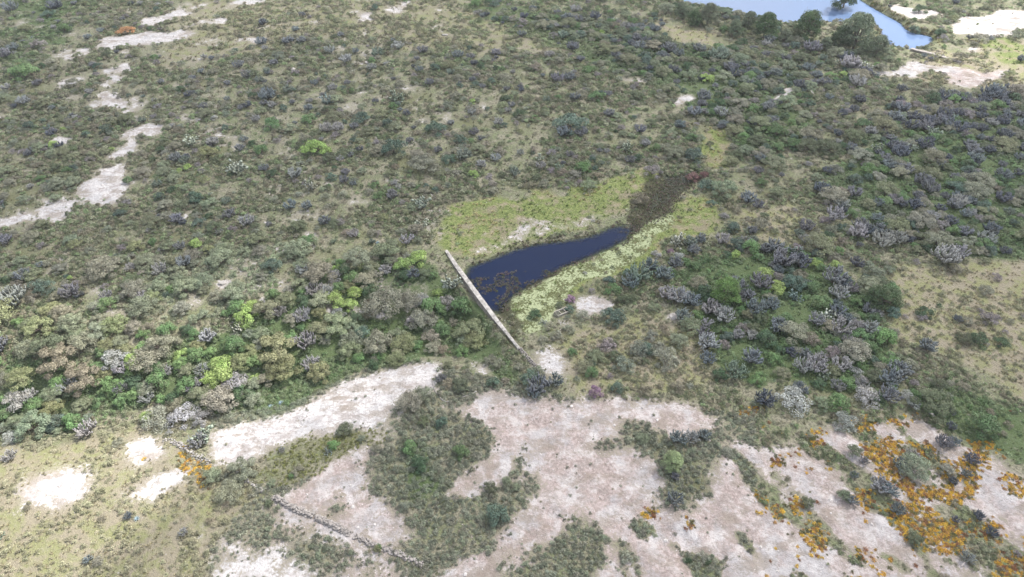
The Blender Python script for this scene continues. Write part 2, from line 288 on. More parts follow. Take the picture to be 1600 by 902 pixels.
def ground_material():
    m, t, b, N, L = newmat('scrubland_ground')
    g = N('ShaderNodeNewGeometry').outputs['Position']
    A = N('ShaderNodeAttribute'); A.attribute_name = 'coverA'; B = N('ShaderNodeAttribute'); B.attribute_name = 'coverB'
    sa = N('ShaderNodeSeparateColor'); L(A.outputs['Color'], sa.inputs[0]); sb = N('ShaderNodeSeparateColor'); L(B.outputs['Color'], sb.inputs[0])
    rock_, marsh_, algae_, mud_ = sa.outputs[0], sa.outputs[1], sa.outputs[2], A.outputs['Alpha']
    dry_, lush_, orange_, pink_ = sb.outputs[0], sb.outputs[1], sb.outputs[2], B.outputs['Alpha']
    n_big, n_mid, n_fine, n_x = noise(t, .07, 4, g), noise(t, .45, 5, g), noise(t, 2.6, 6, g, .65), noise(t, 9.0, 4, g, .7)
    def edge_k(v, amp):
        return mth(t, 'ADD', v, mth(t, 'MULTIPLY', mth(t, 'SUBTRACT', mth(t, 'ADD', mth(t, 'MULTIPLY', n_mid, .55), mth(t, 'MULTIPLY', n_fine, .45)), .5), amp*2))
    def edge(v, amp=.55, wdt=.06, c=.5):
        k = mth(t, 'ADD', v, mth(t, 'MULTIPLY', mth(t, 'SUBTRACT', mth(t, 'ADD', mth(t, 'MULTIPLY', n_mid, .55), mth(t, 'MULTIPLY', n_fine, .45)), .5), amp*2))
        return sstep(t, k, c-wdt, c+wdt)
    col = mixc(t, sstep(t, n_mid, .38, .62), (0.235, 0.215, 0.155), (0.160, 0.178, 0.092))
    col = mixc(t, sstep(t, n_fine, .42, .66), col, (0.080, 0.080, 0.052))
    col = mixc(t, mth(t, 'MULTIPLY', sstep(t, n_x, .56, .7), .6), col, (0.24, 0.22, 0.16))
    col = mixc(t, sstep(t, n_big, .5, .7), col, mixc(t, n_fine, (0.10, 0.115, 0.055), (0.16, 0.15, 0.085)))
    dcol = mixc(t, n_fine, (0.17, 0.15, 0.10), (0.31, 0.265, 0.20)); dcol = mixc(t, sstep(t, n_mid, .42, .6), dcol, mixc(t, n_x, (0.14, 0.15, 0.06), (0.26, 0.25, 0.13)))
    col = mixc(t, mth(t, 'MULTIPLY', edge(dry_, .5, .3), .85), col, dcol)
    col = mixc(t, mth(t, 'MULTIPLY', edge(lush_, .45, .18, .55), .8), col, mixc(t, n_fine, (0.035, 0.060, 0.024), (0.085, 0.130, 0.045)))
    mcol = mixc(t, sstep(t, n_fine, .35, .65), (0.085, 0.11, 0.035), (0.19, 0.215, 0.075)); mcol = mixc(t, sstep(t, n_mid, .5, .68), mcol, (0.22, 0.19, 0.115)); mcol = mixc(t, sstep(t, noise(t, .22, 5, g), .52, .66), mcol, mixc(t, n_fine, (0.14, 0.125, 0.075), (0.24, 0.205, 0.14)))
    col = mixc(t, edge(marsh_, .7, .25), col, mcol)
    acol = mixc(t, sstep(t, n_x, .4, .6), (0.24, 0.275, 0.14), (0.36, 0.385, 0.24))
    nn = sstep(t, mth(t, 'ADD', mth(t, 'MULTIPLY', n_fine, .6), mth(t, 'MULTIPLY', n_mid, .5)), .50, .60)
    acol = mixc(t, nn, acol, (0.085, 0.092, 0.035))
    col = mixc(t, edge(algae_, .7, .12), col, acol)
    col = mixc(t, edge(mud_, .8, .3), col, mixc(t, n_fine, (0.030, 0.030, 0.018), (0.085, 0.085, 0.045)))
    # bare tuff: pinkish or white, cracked and blotched
    rp = mixc(t, sstep(t, n_fine, .3, .7), (0.215, 0.168, 0.150), (0.39, 0.325, 0.30)); rw = mixc(t, sstep(t, n_fine, .3, .7), (0.30, 0.28, 0.272), (0.52, 0.495, 0.48))
    rc = mixc(t, pink_, rw, rp)
    rc = mixc(t, mth(t, 'MULTIPLY', sstep(t, n_mid, .46, .66), .55), rc, (0.47, 0.445, 0.425))
    mpn = N('ShaderNodeMapping'); mpn.inputs['Rotation'].default_value = (0, 0, R(52)); mpn.inputs['Scale'].default_value = (.75, 1.25, 1); L(g, mpn.inputs['Vector'])
    rc = mixc(t, mth(t, 'MULTIPLY', sstep(t, noise(t, .55, 6, mpn.outputs[0], .75), .49, .60), .62), rc, (0.22, 0.185, 0.165))
    rc = mixc(t, mth(t, 'MULTIPLY', sstep(t, noise(t, .16, 5, g, .7), .47, .62), .65), rc, (0.33, 0.32, 0.32))
    rc = mixc(t, mth(t, 'MULTIPLY', sstep(t, noise(t, .33, 6, g, .72), .52, .66), .6), rc, (0.50, 0.47, 0.455))
    rc = mixc(t, mth(t, 'MULTIPLY', sstep(t, noise(t, .24, 6, mpn.outputs[0], .72), .50, .60), .62), rc, (0.20, 0.165, 0.13))
    rc = mixc(t, mth(t, 'MULTIPLY', sstep(t, noise(t, 1.7, 6, g, .75), .56, .64), .5), rc, (0.15, 0.135, 0.105))
    rc = mixc(t, mth(t, 'MULTIPLY', sstep(t, n_x, .58, .66), .5), rc, (0.13, 0.115, 0.09))
    fr = edge(rock_, 1.25, .13)
    soil = sstep(t, edge_k(rock_, .9), .08, .52)
    col = mixc(t, mth(t, 'MULTIPLY', soil, .75), col, mixc(t, n_x, mixc(t, pink_, (0.22, 0.20, 0.16), (0.23, 0.185, 0.155)), (0.34, 0.295, 0.26)))
    col = mixc(t, fr, col, rc)
    L(col, b.inputs['Base Color']); b.inputs['Roughness'].default_value = .9; b.inputs['Specular IOR Level'].default_value = .15
    bn = N('ShaderNodeBump'); bn.inputs['Strength'].default_value = .9; bn.inputs['Distance'].default_value = .45
    hh = mth(t, 'ADD', mth(t, 'MULTIPLY', n_fine, .7), mth(t, 'MULTIPLY', n_x, .3))
    hh = mth(t, 'MULTIPLY', hh, mth(t, 'SUBTRACT', 1.0, mth(t, 'MULTIPLY', fr, .35)))
    L(hh, bn.inputs['Height']); L(bn.outputs[0], b.inputs['Normal'])
    return m
def water_material(name, deep, rough=.04, ior=1.24):
    m, t, b, N, L = newmat(name)
    g = N('ShaderNodeNewGeometry').outputs['Position']
    b.inputs['Base Color'].default_value = (*deep, 1); b.inputs['Roughness'].default_value = rough; b.inputs['IOR'].default_value = 1.33
    bn = N('ShaderNodeBump'); bn.inputs['Distance'].default_value = .015; bn.inputs['Strength'].default_value = .5
    L(noise(t, 3.5, 3, g), bn.inputs['Height']); L(bn.outputs[0], b.inputs['Normal'])
    tr = N('ShaderNodeBsdfTransparent'); tr.inputs[0].default_value = (.75, .8, .7, 1)
    at = N('ShaderNodeAttribute'); at.attribute_name = 'depth'
    ms = N('ShaderNodeMixShader'); L(sstep(t, mth(t, 'ADD', at.outputs['Fac'], mth(t, 'MULTIPLY', mth(t, 'SUBTRACT', noise(t, .9, 4, g), .5), .3)), .02, .62), ms.inputs[0])
    L(tr.outputs[0], ms.inputs[1]); L(b.outputs[0], ms.inputs[2])
    # keep the surface sheen on the shallows too
    gl = N('ShaderNodeBsdfGlossy'); gl.inputs['Roughness'].default_value = rough; L(bn.outputs[0], gl.inputs['Normal'])
    fz = N('ShaderNodeFresnel'); fz.inputs['IOR'].default_value = ior
    m2 = N('ShaderNodeMixShader'); L(fz.outputs[0], m2.inputs[0]); L(ms.outputs[0], m2.inputs[1]); L(gl.outputs[0], m2.inputs[2])
    L(m2.outputs[0], t.nodes['Material Output'].inputs[0])
    b.inputs['Specular IOR Level'].default_value = 0
    return m

# ------------------------------------------------------------------ mesh helpers
def mesh_np(name, v, f, mat=None, smooth=False, vcol=None):
    """v (n,3); f a list of arrays, each (m,k) of k-gons"""
    me = bpy.data.meshes.new(name)
    v = np.asarray(v, np.float32)
    f = [np.asarray(a, np.int32) for a in (f if isinstance(f, list) else [f]) if len(a)]
    loops = np.concatenate([a.ravel() for a in f]); tot = np.concatenate([np.full(len(a), a.shape[1], np.int32) for a in f])
    me.vertices.add(len(v)); me.vertices.foreach_set('co', v.ravel())
    me.loops.add(len(loops)); me.loops.foreach_set('vertex_index', loops)
    me.polygons.add(len(tot)); me.polygons.foreach_set('loop_start', np.concatenate([[0], np.cumsum(tot)[:-1]]).astype(np.int32))
    me.polygons.foreach_set('loop_total', tot)
    me.polygons.foreach_set('use_smooth', np.full(len(tot), smooth))
    me.update(calc_edges=True)
    if vcol is not None:
        vc = np.asarray(vcol, np.float32); a = me.color_attributes.new('v', 'FLOAT_COLOR', 'POINT')
        a.data.foreach_set('color', np.column_stack([vc, vc, vc, np.ones(len(vc), np.float32)]).ravel().astype(np.float32) if vc.ndim == 1 else vc.ravel())
    if mat: me.materials.append(mat)
    return me
def link(name, me, parent=None, loc=(0, 0, 0), color=None):
    o = bpy.data.objects.new(name, me); sc.collection.objects.link(o); o.location = loc
    if parent: o.parent = parent
    if color: o.color = (*color, 1)
    return o
def tag(o, label=None, cat=None, group=None, kind=None):
    if label: o['label'] = label
    if cat: o['category'] = cat
    if group: o['group'] = group
    if kind: o['kind'] = kind
    return o
class Acc:
    def __init__(s): s.v, s.f4, s.f3, s.c, s.n = [], [], [], [], 0
    def add(s, v, f4=None, f3=None, c=1.0):
        v = np.asarray(v, float); s.v.append(v)
        if f4 is not None and len(f4): s.f4.append(np.asarray(f4) + s.n)
        if f3 is not None and len(f3): s.f3.append(np.asarray(f3) + s.n)
        s.c.append(np.full(len(v), c) if np.isscalar(c) else np.asarray(c)); s.n += len(v)
    def mesh(s, name, mat, smooth=False):
        f = []
        if s.f4: f.append(np.concatenate(s.f4))
        if s.f3: f.append(np.concatenate(s.f3))
        return mesh_np(name, np.concatenate(s.v), f, mat, smooth, np.concatenate(s.c))
def tube(acc, pts, rad, sides=5, c0=1., c1=1., rs=None):
    pts = np.asarray(pts, float); n = len(pts); rad = np.broadcast_to(rad, (n,))
    tg = np.gradient(pts, axis=0); tg /= np.linalg.norm(tg, axis=1)[:, None] + 1e-9
    ref = np.array([0.31, 0.17, 0.93]) if abs(tg[0, 2]) < .9 else np.array([1., .1, 0])
    a = np.cross(tg, ref); a /= np.linalg.norm(a, axis=1)[:, None] + 1e-9; b = np.cross(tg, a)
    th = np.arange(sides)*2*PI/sides
    ring = pts[:, None] + rad[:, None, None]*(a[:, None]*np.cos(th)[None, :, None] + b[:, None]*np.sin(th)[None, :, None])
    tip = pts[-1] + tg[-1]*rad[-1]*.8
    v = np.concatenate([ring.reshape(-1, 3), tip[None]])
    i = np.arange(n-1)[:, None]*sides; j = np.arange(sides)[None]; k = (j+1) % sides
    f4 = np.stack([i+j, i+k, i+sides+k, i+sides+j], -1).reshape(-1, 4)
    e = (n-1)*sides; f3 = np.array([[e+q, e+(q+1) % sides, n*sides] for q in range(sides)])
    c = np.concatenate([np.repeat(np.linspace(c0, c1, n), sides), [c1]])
    acc.add(v, f4, f3, c)
def leaves(acc, cen, nrm, size, rg, aspect=.55, vmul=1.0, jit=.22):
    n = len(cen); nrm = nrm/(np.linalg.norm(nrm, axis=1)[:, None] + 1e-9)
    r = rg.normal(size=(n, 3)); a = np.cross(nrm, r); a /= np.linalg.norm(a, axis=1)[:, None] + 1e-9; b = np.cross(nrm, a)
    s = (size*rg.uniform(.6, 1.35, n))[:, None]
    v = np.stack([cen - a*s, cen - b*s*aspect + nrm*s*.15, cen + a*s, cen + b*s*aspect + nrm*s*.15], 1).reshape(-1, 3)
    f = np.arange(4*n).reshape(n, 4)
    c = np.repeat(vmul*rg.uniform(1-jit, 1+jit, n), 4)
    acc.add(v, f, None, c)

# prototypes are unit plants: crown radius 1, base at z = 0
def crown_mesh(name, seed, mat, nclump=14, nleaf=700, size=.075, hgt=.85, flatc=.75, low=.12, lump=.34, jit=.2, cj=.22, fill=.15, skirt=.3):
    rg = np.random.default_rng(seed); acc = Acc(); per = max(6, nleaf//nclump)
    ell = rg.uniform(.78, 1.12, 2)
    cl = []
    for k in range(nclump):
        a = k*2.399 + rg.uniform(-.5, .5); r = math.sqrt((k+.5)/nclump)*(1-lump*.75)*rg.uniform(.8, 1.1)
        top = hgt*math.sqrt(max(.05, 1 - (r*.95)**2))
        z = max(low, top - lump*.55 + rg.uniform(-.16, .08))
        if k > nclump*(1-skirt): z = low + (z-low)*rg.uniform(0, 1)**.8
        c = np.array([r*math.cos(a)*ell[0], r*math.sin(a)*ell[1], z]); cr = lump*rg.uniform(.7, 1.3)
        cl.append(c); cm = rg.uniform(1-cj, 1+cj)
        d = rg.normal(size=(per, 3)); d /= np.linalg.norm(d, axis=1)[:, None]; d[:, 2] = np.abs(d[:, 2])*.95 - .28
        rad = cr*(1 - fill*rg.random(per)**.5 * 2)*rg.uniform(.82, 1.12, per)
        p = c + d*rad[:, None]*np.array([1, 1, flatc]); p[:, 2] = np.maximum(p[:, 2], .02)
        leaves(acc, p, d + rg.normal(size=(per, 3))*.45 + np.array([0, 0, .45]), size, rg, vmul=cm, jit=jit)
    return acc.mesh(name, mat), cl
def stem_mesh(name, seed, cl, mat, r0=.05, limbs=8, fork=.18):
    rg = np.random.default_rng(seed); acc = Acc()
    base = np.array([0, 0, -.08]); f = np.array([rg.uniform(-.04, .04), rg.uniform(-.04, .04), fork])
    tube(acc, [base, base*.4 + f*.6, f], [r0*1.5, r0*1.1, r0], 6)
    idx = rg.permutation(len(cl))[:limbs]
    for i in idx:
        e = cl[i]; m = f*.45 + e*.55 + rg.normal(size=3)*.05
        tube(acc, [f*.9, m, e], [r0*.7, r0*.45, r0*.16], 4)
        for _ in range(2):
            s = e + rg.normal(size=3)*.18; tube(acc, [m*.4+e*.6, s], [r0*.25, r0*.08], 3)
    return acc.mesh(name, mat, True)
def cactus_mesh(name, seed, mat, arms=11, hgt=1.05, rad=.075, spread=1.0, splits=(3, 5)):
    """candelabra: arms leave a short trunk, curve outwards and up and fork two or three times"""
    rg = np.random.default_rng(seed); acc = Acc()
    for k in range(arms):
        a = k*2.399 + rg.uniform(-.4, .4); tilt = math.sqrt((k+.6)/arms)
        d = np.array([math.cos(a), math.sin(a), 0]); top = hgt*(1 - .38*tilt**2)*rg.uniform(.85, 1.1)
        b = np.array([0, 0, .12]); m = b + d*tilt*.42*spread + np.array([0, 0, top*.32])
        q = d*tilt*.62*spread + np.array([0, 0, top*.58])
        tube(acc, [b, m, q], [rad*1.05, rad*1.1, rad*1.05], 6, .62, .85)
        for s in range(rg.integers(*splits)):
            aa = a + rg.uniform(-1.1, 1.1); dd = np.array([math.cos(aa), math.sin(aa), 0])
            o = m*(1-.5) + q*.5 if s % 2 else q
            e1 = o + dd*rg.uniform(.10, .24) + np.array([0, 0, rg.uniform(.05, .14)])
            e2 = e1 + dd*rg.uniform(.0, .10) + np.array([0, 0, rg.uniform(.16, .34)])*(.6+.5*top)
            tube(acc, [o, e1, (e1+e2)/2 + dd*.02, e2], [rad*.8, rad*.95, rad, rad*.72], 6, .8, 1.3)  # stems paler towards the tips: new growth, with highlights painted in
            if rg.random() < .55:
                a3 = aa + rg.uniform(-1.5, 1.5); d3 = np.array([math.cos(a3), math.sin(a3), 0]); g1 = e1*.5+e2*.5
                g2 = g1 + d3*.13 + np.array([0, 0, .04]); g3 = g2 + d3*.03 + np.array([0, 0, rg.uniform(.12, .26)])
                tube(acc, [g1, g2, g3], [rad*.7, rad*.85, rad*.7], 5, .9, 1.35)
    return acc.mesh(name, mat, True)
def pad_mesh(name, seed, mat, n=75):
    """prickly pear: flat oval pads joined end to end"""
    rg = np.random.default_rng(seed); acc = Acc(); th = np.arange(9)*2*PI/9
    tips = [(np.array([math.cos(t)*.18, math.sin(t)*.18, .05]), np.array([math.cos(t)*.5, math.sin(t)*.5, .8])) for t in rg.uniform(0, 6.28, 7)]
    i = 0
    while i < n:
        p, d = tips[i % len(tips)]
        d = d/np.linalg.norm(d); s = rg.uniform(.13, .19)
        side = np.cross(d, rg.normal(size=3)); side /= np.linalg.norm(side); nn = np.cross(d, side)
        c = p + d*s
        if np.hypot(c[0], c[1]) > 1.0 or c[2] > .95: i += 1; tips[i % len(tips)] = (np.array([rg.uniform(-.3, .3), rg.uniform(-.3, .3), .1]), rg.normal(size=3)*.4 + np.array([0, 0, .8])); continue
        rim = c + np.cos(th)[:, None]*side*s*.72 + np.sin(th)[:, None]*d*s
        v = np.concatenate([rim, [c + nn*.028, c - nn*.028]])
        f3 = [[j, (j+1) % 9, 9] for j in range(9)] + [[(j+1) % 9, j, 10] for j in range(9)]
        acc.add(v, None, f3, rg.uniform(.75, 1.25))
        nd = d + rg.normal(size=3)*.45 + np.array([c[0]*.35, c[1]*.35, .25])
        tips[i % len(tips)] = (c + d*s*.9, nd)
        if rg.random() < .55: tips.append((c + side*s*.6 + d*s*.4, d*.5 + side*.7 + np.array([0, 0, .3])))
        i += 1
    return acc.mesh(name, mat, True)
def tuft_mesh(name, seed, mat, n=34, hgt=.9, lean=.9, w=.05):
    rg = np.random.default_rng(seed); acc = Acc(); a = rg.uniform(0, 6.28, n); r = rg.uniform(0, .35, n)
    b = np.column_stack([np.cos(a)*r, np.sin(a)*r, np.zeros(n)]); l = rg.uniform(.2, lean, n)
    t = b + np.column_stack([np.cos(a)*l, np.sin(a)*l, hgt*rg.uniform(.45, 1, n)])
    s = np.column_stack([-np.sin(a), np.cos(a), np.zeros(n)])*w
    m = (b+t)/2 + np.array([0, 0, .12])
    v = np.stack([b - s, b + s, m + s*.8, t, m - s*.8], 1).reshape(-1, 3)
    i = np.arange(n)*5
    acc.add(v, np.column_stack([i, i+1, i+2, i+4]), np.column_stack([i+4, i+2, i+3]), np.repeat(rg.uniform(.75, 1.25, n), 5))
    return acc.mesh(name, mat)
def stone_mesh(name, seed, mat, flat=.7, sub=2):
    import bmesh
    rg = np.random.default_rng(seed); bm = bmesh.new(); bmesh.ops.create_icosphere(bm, subdivisions=sub, radius=1)
    pl = [(lambda q: q/np.linalg.norm(q))(rg.normal(size=3)) for _ in range(7)]; off = rg.uniform(.55, .85, 7)
    for v in bm.verts:
        p = np.array(v.co)
        for n_, o_ in zip(pl, off):
            dd = p @ n_ - o_
            if dd > 0: p = p - n_*dd
        p = p*(1, 1, flat) + rg.normal(size=3)*.02; v.co = p
    me = bpy.data.meshes.new(name); bm.to_mesh(me); bm.free(); me.materials.append(mat)
    n = len(me.vertices); a = me.color_attributes.new('v', 'FLOAT_COLOR', 'POINT'); a.data.foreach_set('color', np.ones(4*n, np.float32))
    return me
def scatter(name, protos, pts, scl, rot, tint, idx, label):
    """one object for what nobody could count"""
    n = len(pts); me = bpy.data.meshes.new(name); me.vertices.add(n); me.vertices.foreach_set('co', np.asarray(pts, np.float32).ravel())
    def at(nm, ty, data, key='value'):
        a = me.attributes.new(nm, ty, 'POINT'); a.data.foreach_set(key, np.asarray(data).ravel())
    scl = np.asarray(scl, np.float32)
    if scl.ndim == 1: scl = np.column_stack([scl]*3)
    at('scl', 'FLOAT_VECTOR', scl.astype(np.float32), 'vector'); at('idx', 'INT', np.asarray(idx, np.int32))
    at('rot', 'FLOAT_VECTOR', np.column_stack([np.zeros(n), np.zeros(n), rot]).astype(np.float32), 'vector')
    at('tint', 'FLOAT_COLOR', np.column_stack([tint, np.ones(n)]).astype(np.float32), 'color')
    o = link(name, me); ng = bpy.data.node_groups.new(name, 'GeometryNodeTree')
    ng.interface.new_socket('Geometry', in_out='INPUT', socket_type='NodeSocketGeometry'); ng.interface.new_socket('Geometry', in_out='OUTPUT', socket_type='NodeSocketGeometry')
    N, L = ng.nodes.new, ng.links.new
    gi, go, ip, jn = N('NodeGroupInput'), N('NodeGroupOutput'), N('GeometryNodeInstanceOnPoints'), N('GeometryNodeJoinGeometry')
    for k, p in enumerate(protos):
        src = bpy.data.objects.new(name + '_piece', p)
        oi = N('GeometryNodeObjectInfo'); oi.inputs['Object'].default_value = src; oi.inputs['As Instance'].default_value = True
        L(oi.outputs['Geometry'], jn.inputs[0])
    def na(nm, ty):
        q = N('GeometryNodeInputNamedAttribute'); q.data_type = ty; q.inputs['Name'].default_value = nm; return q.outputs['Attribute']
    L(gi.outputs[0], ip.inputs['Points']); L(jn.outputs[0], ip.inputs['Instance']); ip.inputs['Pick Instance'].default_value = True
    L(na('idx', 'INT'), ip.inputs['Instance Index']); L(na('scl', 'FLOAT_VECTOR'), ip.inputs['Scale'])
    er = N('FunctionNodeEulerToRotation'); L(na('rot', 'FLOAT_VECTOR'), er.inputs[0]); L(er.outputs[0], ip.inputs['Rotation'])
    L(ip.outputs[0], go.inputs[0])
    md = o.modifiers.new('scatter', 'NODES'); md.node_group = ng
    return tag(o, label, None, None, 'stuff')

# ------------------------------------------------------------------ the ground sheet and the water
iy, ix = np.meshgrid(np.arange(NYs-1), np.arange(NXs-1), indexing='ij')
q0 = (iy*NXs + ix).ravel(); F = np.column_stack([q0, q0+1, q0+NXs+1, q0+NXs])
gm = mesh_np('ground', np.column_stack([X.ravel(), Y.ravel(), H.ravel()]), F, ground_material(), True)
for nm, ch in (('coverA', (rock, marsh, algae, mud)), ('coverB', (dry, lush, orange, pink))):
    a = gm.color_attributes.new(nm, 'FLOAT_COLOR', 'POINT'); a.data.foreach_set('color', np.stack(ch, -1).astype(np.float32).ravel())
tag(link('ground', gm), 'dry scrubland ground with bare pale rock patches and grass', kind='structure')

def water(name, M, level, lab, mat, clip_dam=False):
    keep = M > .03
    if clip_dam:
        dd, s = segdist(X, Y, DAM_LONG); keep &= ~((s < 0) & (dd > .15))
    k = keep[:-1, :-1] & keep[1:, :-1] & keep[:-1, 1:] & keep[1:, 1:]
    f = F[k.ravel()]; used = np.unique(f); mp_ = np.full(NXs*NYs, -1); mp_[used] = np.arange(len(used))
    hz = H.ravel()[used]
    me = mesh_np(name, np.column_stack([X.ravel()[used], Y.ravel()[used], np.full(len(used), level)]), mp_[f], mat, True)
    a = me.attributes.new('depth', 'FLOAT', 'POINT'); a.data.foreach_set('value', (level - hz).astype(np.float32))
    return tag(link(name, me), lab, kind='structure')
water('pond_water', blur(np.clip(pond0*2 + shal0*2, 0, 1), 3), -0.72, 'dark blue pond water held behind the long stone dam', water_material('pond_water', (.001, .007, .030)), True)
water('reservoir_water', farw0, -1.15, 'pale sky-reflecting water at the upper right', water_material('reservoir_water', (.10, .15, .25), .03, 1.33))

# ------------------------------------------------------------------ plants
M_leaf, M_leaf_i = foliage('leaf'), foliage('leaf_scattered', True)
M_bark = plain('bark', (.13, .105, .085), .9, .3, 6)
M_cact, M_cact_i = foliage('cactus_skin', rough=.42, spec=.45, woody=True), foliage('cactus_skin_scattered', True, rough=.42, spec=.45, woody=True)
def protos(kind):
    out = []
    if kind == 'olive':
        for s in range(6):
            c, cl = crown_mesh('foliage', 100+s, M_leaf, 17 + 3*s, 3800, .037, .92, .6, .22, .27, cj=.24); out.append((c, stem_mesh('stem', 100+s, cl, M_bark, .04, 9)))
    if kind == 'grey':
        for s in range(5):
            c, cl = crown_mesh('foliage', 200+s, M_leaf, 15, 1700, .045, .9, .8, .14, .30, jit=.34); out.append((c, stem_mesh('stem', 200+s, cl, M_bark, .035, 10)))
    if kind == 'green':
        for s in range(5):
            c, cl = crown_mesh('foliage', 300+s, M_leaf, 15, 2000, .053, .95, .85, .14, .32, cj=.28); out.append((c, stem_mesh('stem', 300+s, cl, M_bark, .04, 7)))
    if kind == 'cactus':
        for s in range(7):
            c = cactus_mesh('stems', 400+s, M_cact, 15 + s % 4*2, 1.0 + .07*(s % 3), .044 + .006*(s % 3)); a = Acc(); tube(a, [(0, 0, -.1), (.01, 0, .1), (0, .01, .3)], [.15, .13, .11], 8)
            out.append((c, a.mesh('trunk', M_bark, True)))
    if kind == 'pear':
        for s in range(4):
            c = pad_mesh('pads', 500+s, M_cact); a = Acc(); tube(a, [(0, 0, -.1), (.02, 0, .1), (0, .03, .25)], [.1, .08, .07], 7)
            out.append((c, a.mesh('trunk', M_bark, True)))
    if kind == 'tree':
        for s in range(4):
            c, cl = crown_mesh('crown', 600+s, M_leaf, 95, 10500, .033, 1.7, .95, .26, .24, cj=.3, skirt=.6); out.append((c, stem_mesh('trunk', 600+s, cl, M_bark, .05, 18, .42)))
    return out
TINT = {
 'cactus': [('blue-grey', (.14, .168, .172)), ('purple-grey', (.150, .156, .168)), ('grey-green', (.135, .175, .13)), ('pale silvery', (.25, .25, .24)), ('dark slate', (.082, .094, .115))],
 'pear': [('grey-green', (.15, .20, .13)), ('pale silvery green', (.25, .28, .21)), ('blue-green', (.12, .17, .15))],
 'olive': [('olive', (.120, .130, .068)), ('grey-olive', (.145, .143, .098)), ('yellow-olive', (.132, .142, .060)), ('tan', (.148, .136, .090)), ('sage green', (.128, .152, .088)), ('dark olive', (.072, .088, .045))],
 'grey': [('grey', (.150, .148, .108)), ('grey-brown', (.142, .126, .085)), ('silver-grey', (.185, .185, .17)), ('purplish grey', (.138, .122, .122)), ('grey-green', (.115, .130, .090))],
 'green': [('dark green', (.040, .072, .032)), ('mid green', (.070, .125, .042)), ('bright green', (.085, .145, .045)), ('lime green', (.165, .235, .052)), ('blue-green', (.055, .088, .062)), ('pinkish purple', (.15, .09, .13)), ('orange', (.26, .125, .04)), ('dark red', (.11, .055, .05))],
 'tree': [('dark green', (.042, .075, .026)), ('bright green', (.085, .150, .030)), ('grey-green', (.085, .110, .062)), ('light green', (.165, .215, .09))],
}
NAME = {'cactus': 'branching_cactus', 'pear': 'prickly_pear', 'olive': 'spreading_shrub', 'grey': 'scrub_bush', 'green': 'leafy_bush', 'tree': 'broadleaf_tree'}
WORD = {'cactus': 'branching cactus', 'pear': 'prickly pear', 'olive': 'flat-topped shrub', 'grey': 'twiggy bush', 'green': 'leafy bush', 'tree': 'tree'}
CAT = {'cactus': 'cactus', 'pear': 'prickly pear', 'olive': 'shrub', 'grey': 'bush', 'green': 'leafy bush', 'tree': 'tree'}
PARTS = {'cactus': ('stems', 'trunk'), 'pear': ('pads', 'trunk'), 'olive': ('foliage', 'stem'), 'grey': ('foliage', 'stem'), 'green': ('foliage', 'stem'), 'tree': ('crown', 'trunk')}
def soften(c, k=1.25, g=.22):
    m = sum(c)/3; return tuple(min(.6, k*(v*(1-g) + m*g)) for v in c)
TINT = {a: [(n_, soften(c, .80 if a == 'cactus' else 1.05 if a == 'pear' else 1.6 if a == 'tree' else 1.85, .10 if a == 'cactus' else .2)) for n_, c in b] for a, b in TINT.items()}
PR = {k: protos(k) for k in NAME}
PLACES = [([(1040, 370), (1240, 370), (1400, 450), (1380, 640), (1150, 620), (1040, 480)], 'in the right-hand thicket'),
 ([(690, 120), (1110, 120), (1110, 300), (690, 300)], 'above the pond'), ([(640, 250), (720, 250), (700, 400), (640, 400)], "at the dam's top"),
 ([(560, 400), (700, 390), (830, 570), (760, 600), (560, 580)], 'below the dam'), ([(0, 480), (560, 400), (560, 600), (330, 660), (0, 700)], 'in the left gully'),
 ([(1180, 640), (1600, 640), (1600, 902), (1180, 902)], 'by the orange flowers'), ([(790, 590), (880, 590), (880, 645), (790, 645)], "at the dam's foot"),
 ([(330, 560), (1180, 620), (1180, 902), (330, 902)], 'on the pink rock'), ([(0, 640), (330, 640), (330, 902), (0, 902)], 'at sunlit lower left'),
 ([(800, 400), (1150, 430), (1150, 640), (800, 640)], 'below the pond'), ([(1380, 400), (1600, 400), (1600, 640), (1380, 640)], 'on right-hand dry grass'),
 ([(1380, 0), (1600, 0), (1600, 145), (1380, 145)], 'past the far water'), ([(720, 0), (1400, 0), (1400, 120), (1100, 120), (720, 60)], 'in the tree line'),
 ([(1110, 110), (1600, 110), (1600, 400), (1110, 400)], 'in upper-right scrub'), ([(0, 0), (330, 0), (230, 380), (0, 380)], 'in upper-left scrub'),
 ([(330, 0), (820, 0), (820, 130), (330, 130)], 'on the top slope'), ([(-999, -999), (2999, -999), (2999, 2999), (-999, 2999)], 'on the mid slope')]
def place_word(px, py):
    for poly, ph in PLACES:
        if inpoly(np.array(px), np.array(py), poly): return ph
n_made = {k: 0 for k in NAME}; used_labels = set()
def size_word(r, kind):
    a = (1.6, 2.6, 4.2) if kind == 'tree' else (.75, 1.15, 1.9)
    return 'small' if r < a[0] else ('' if r < a[1] else ('large' if r < a[2] else 'very large'))
proto_root = {}; MADE = []
PLURAL = {'cactus': 'branching cacti', 'pear': 'prickly pears', 'olive': 'flat-topped shrubs', 'grey': 'twiggy bushes', 'green': 'leafy bushes', 'tree': 'trees'}
SHORT = {'cactus': 'cactus', 'pear': 'prickly pear', 'olive': 'shrub', 'grey': 'twiggy bush', 'green': 'leafy bush', 'tree': 'tree'}
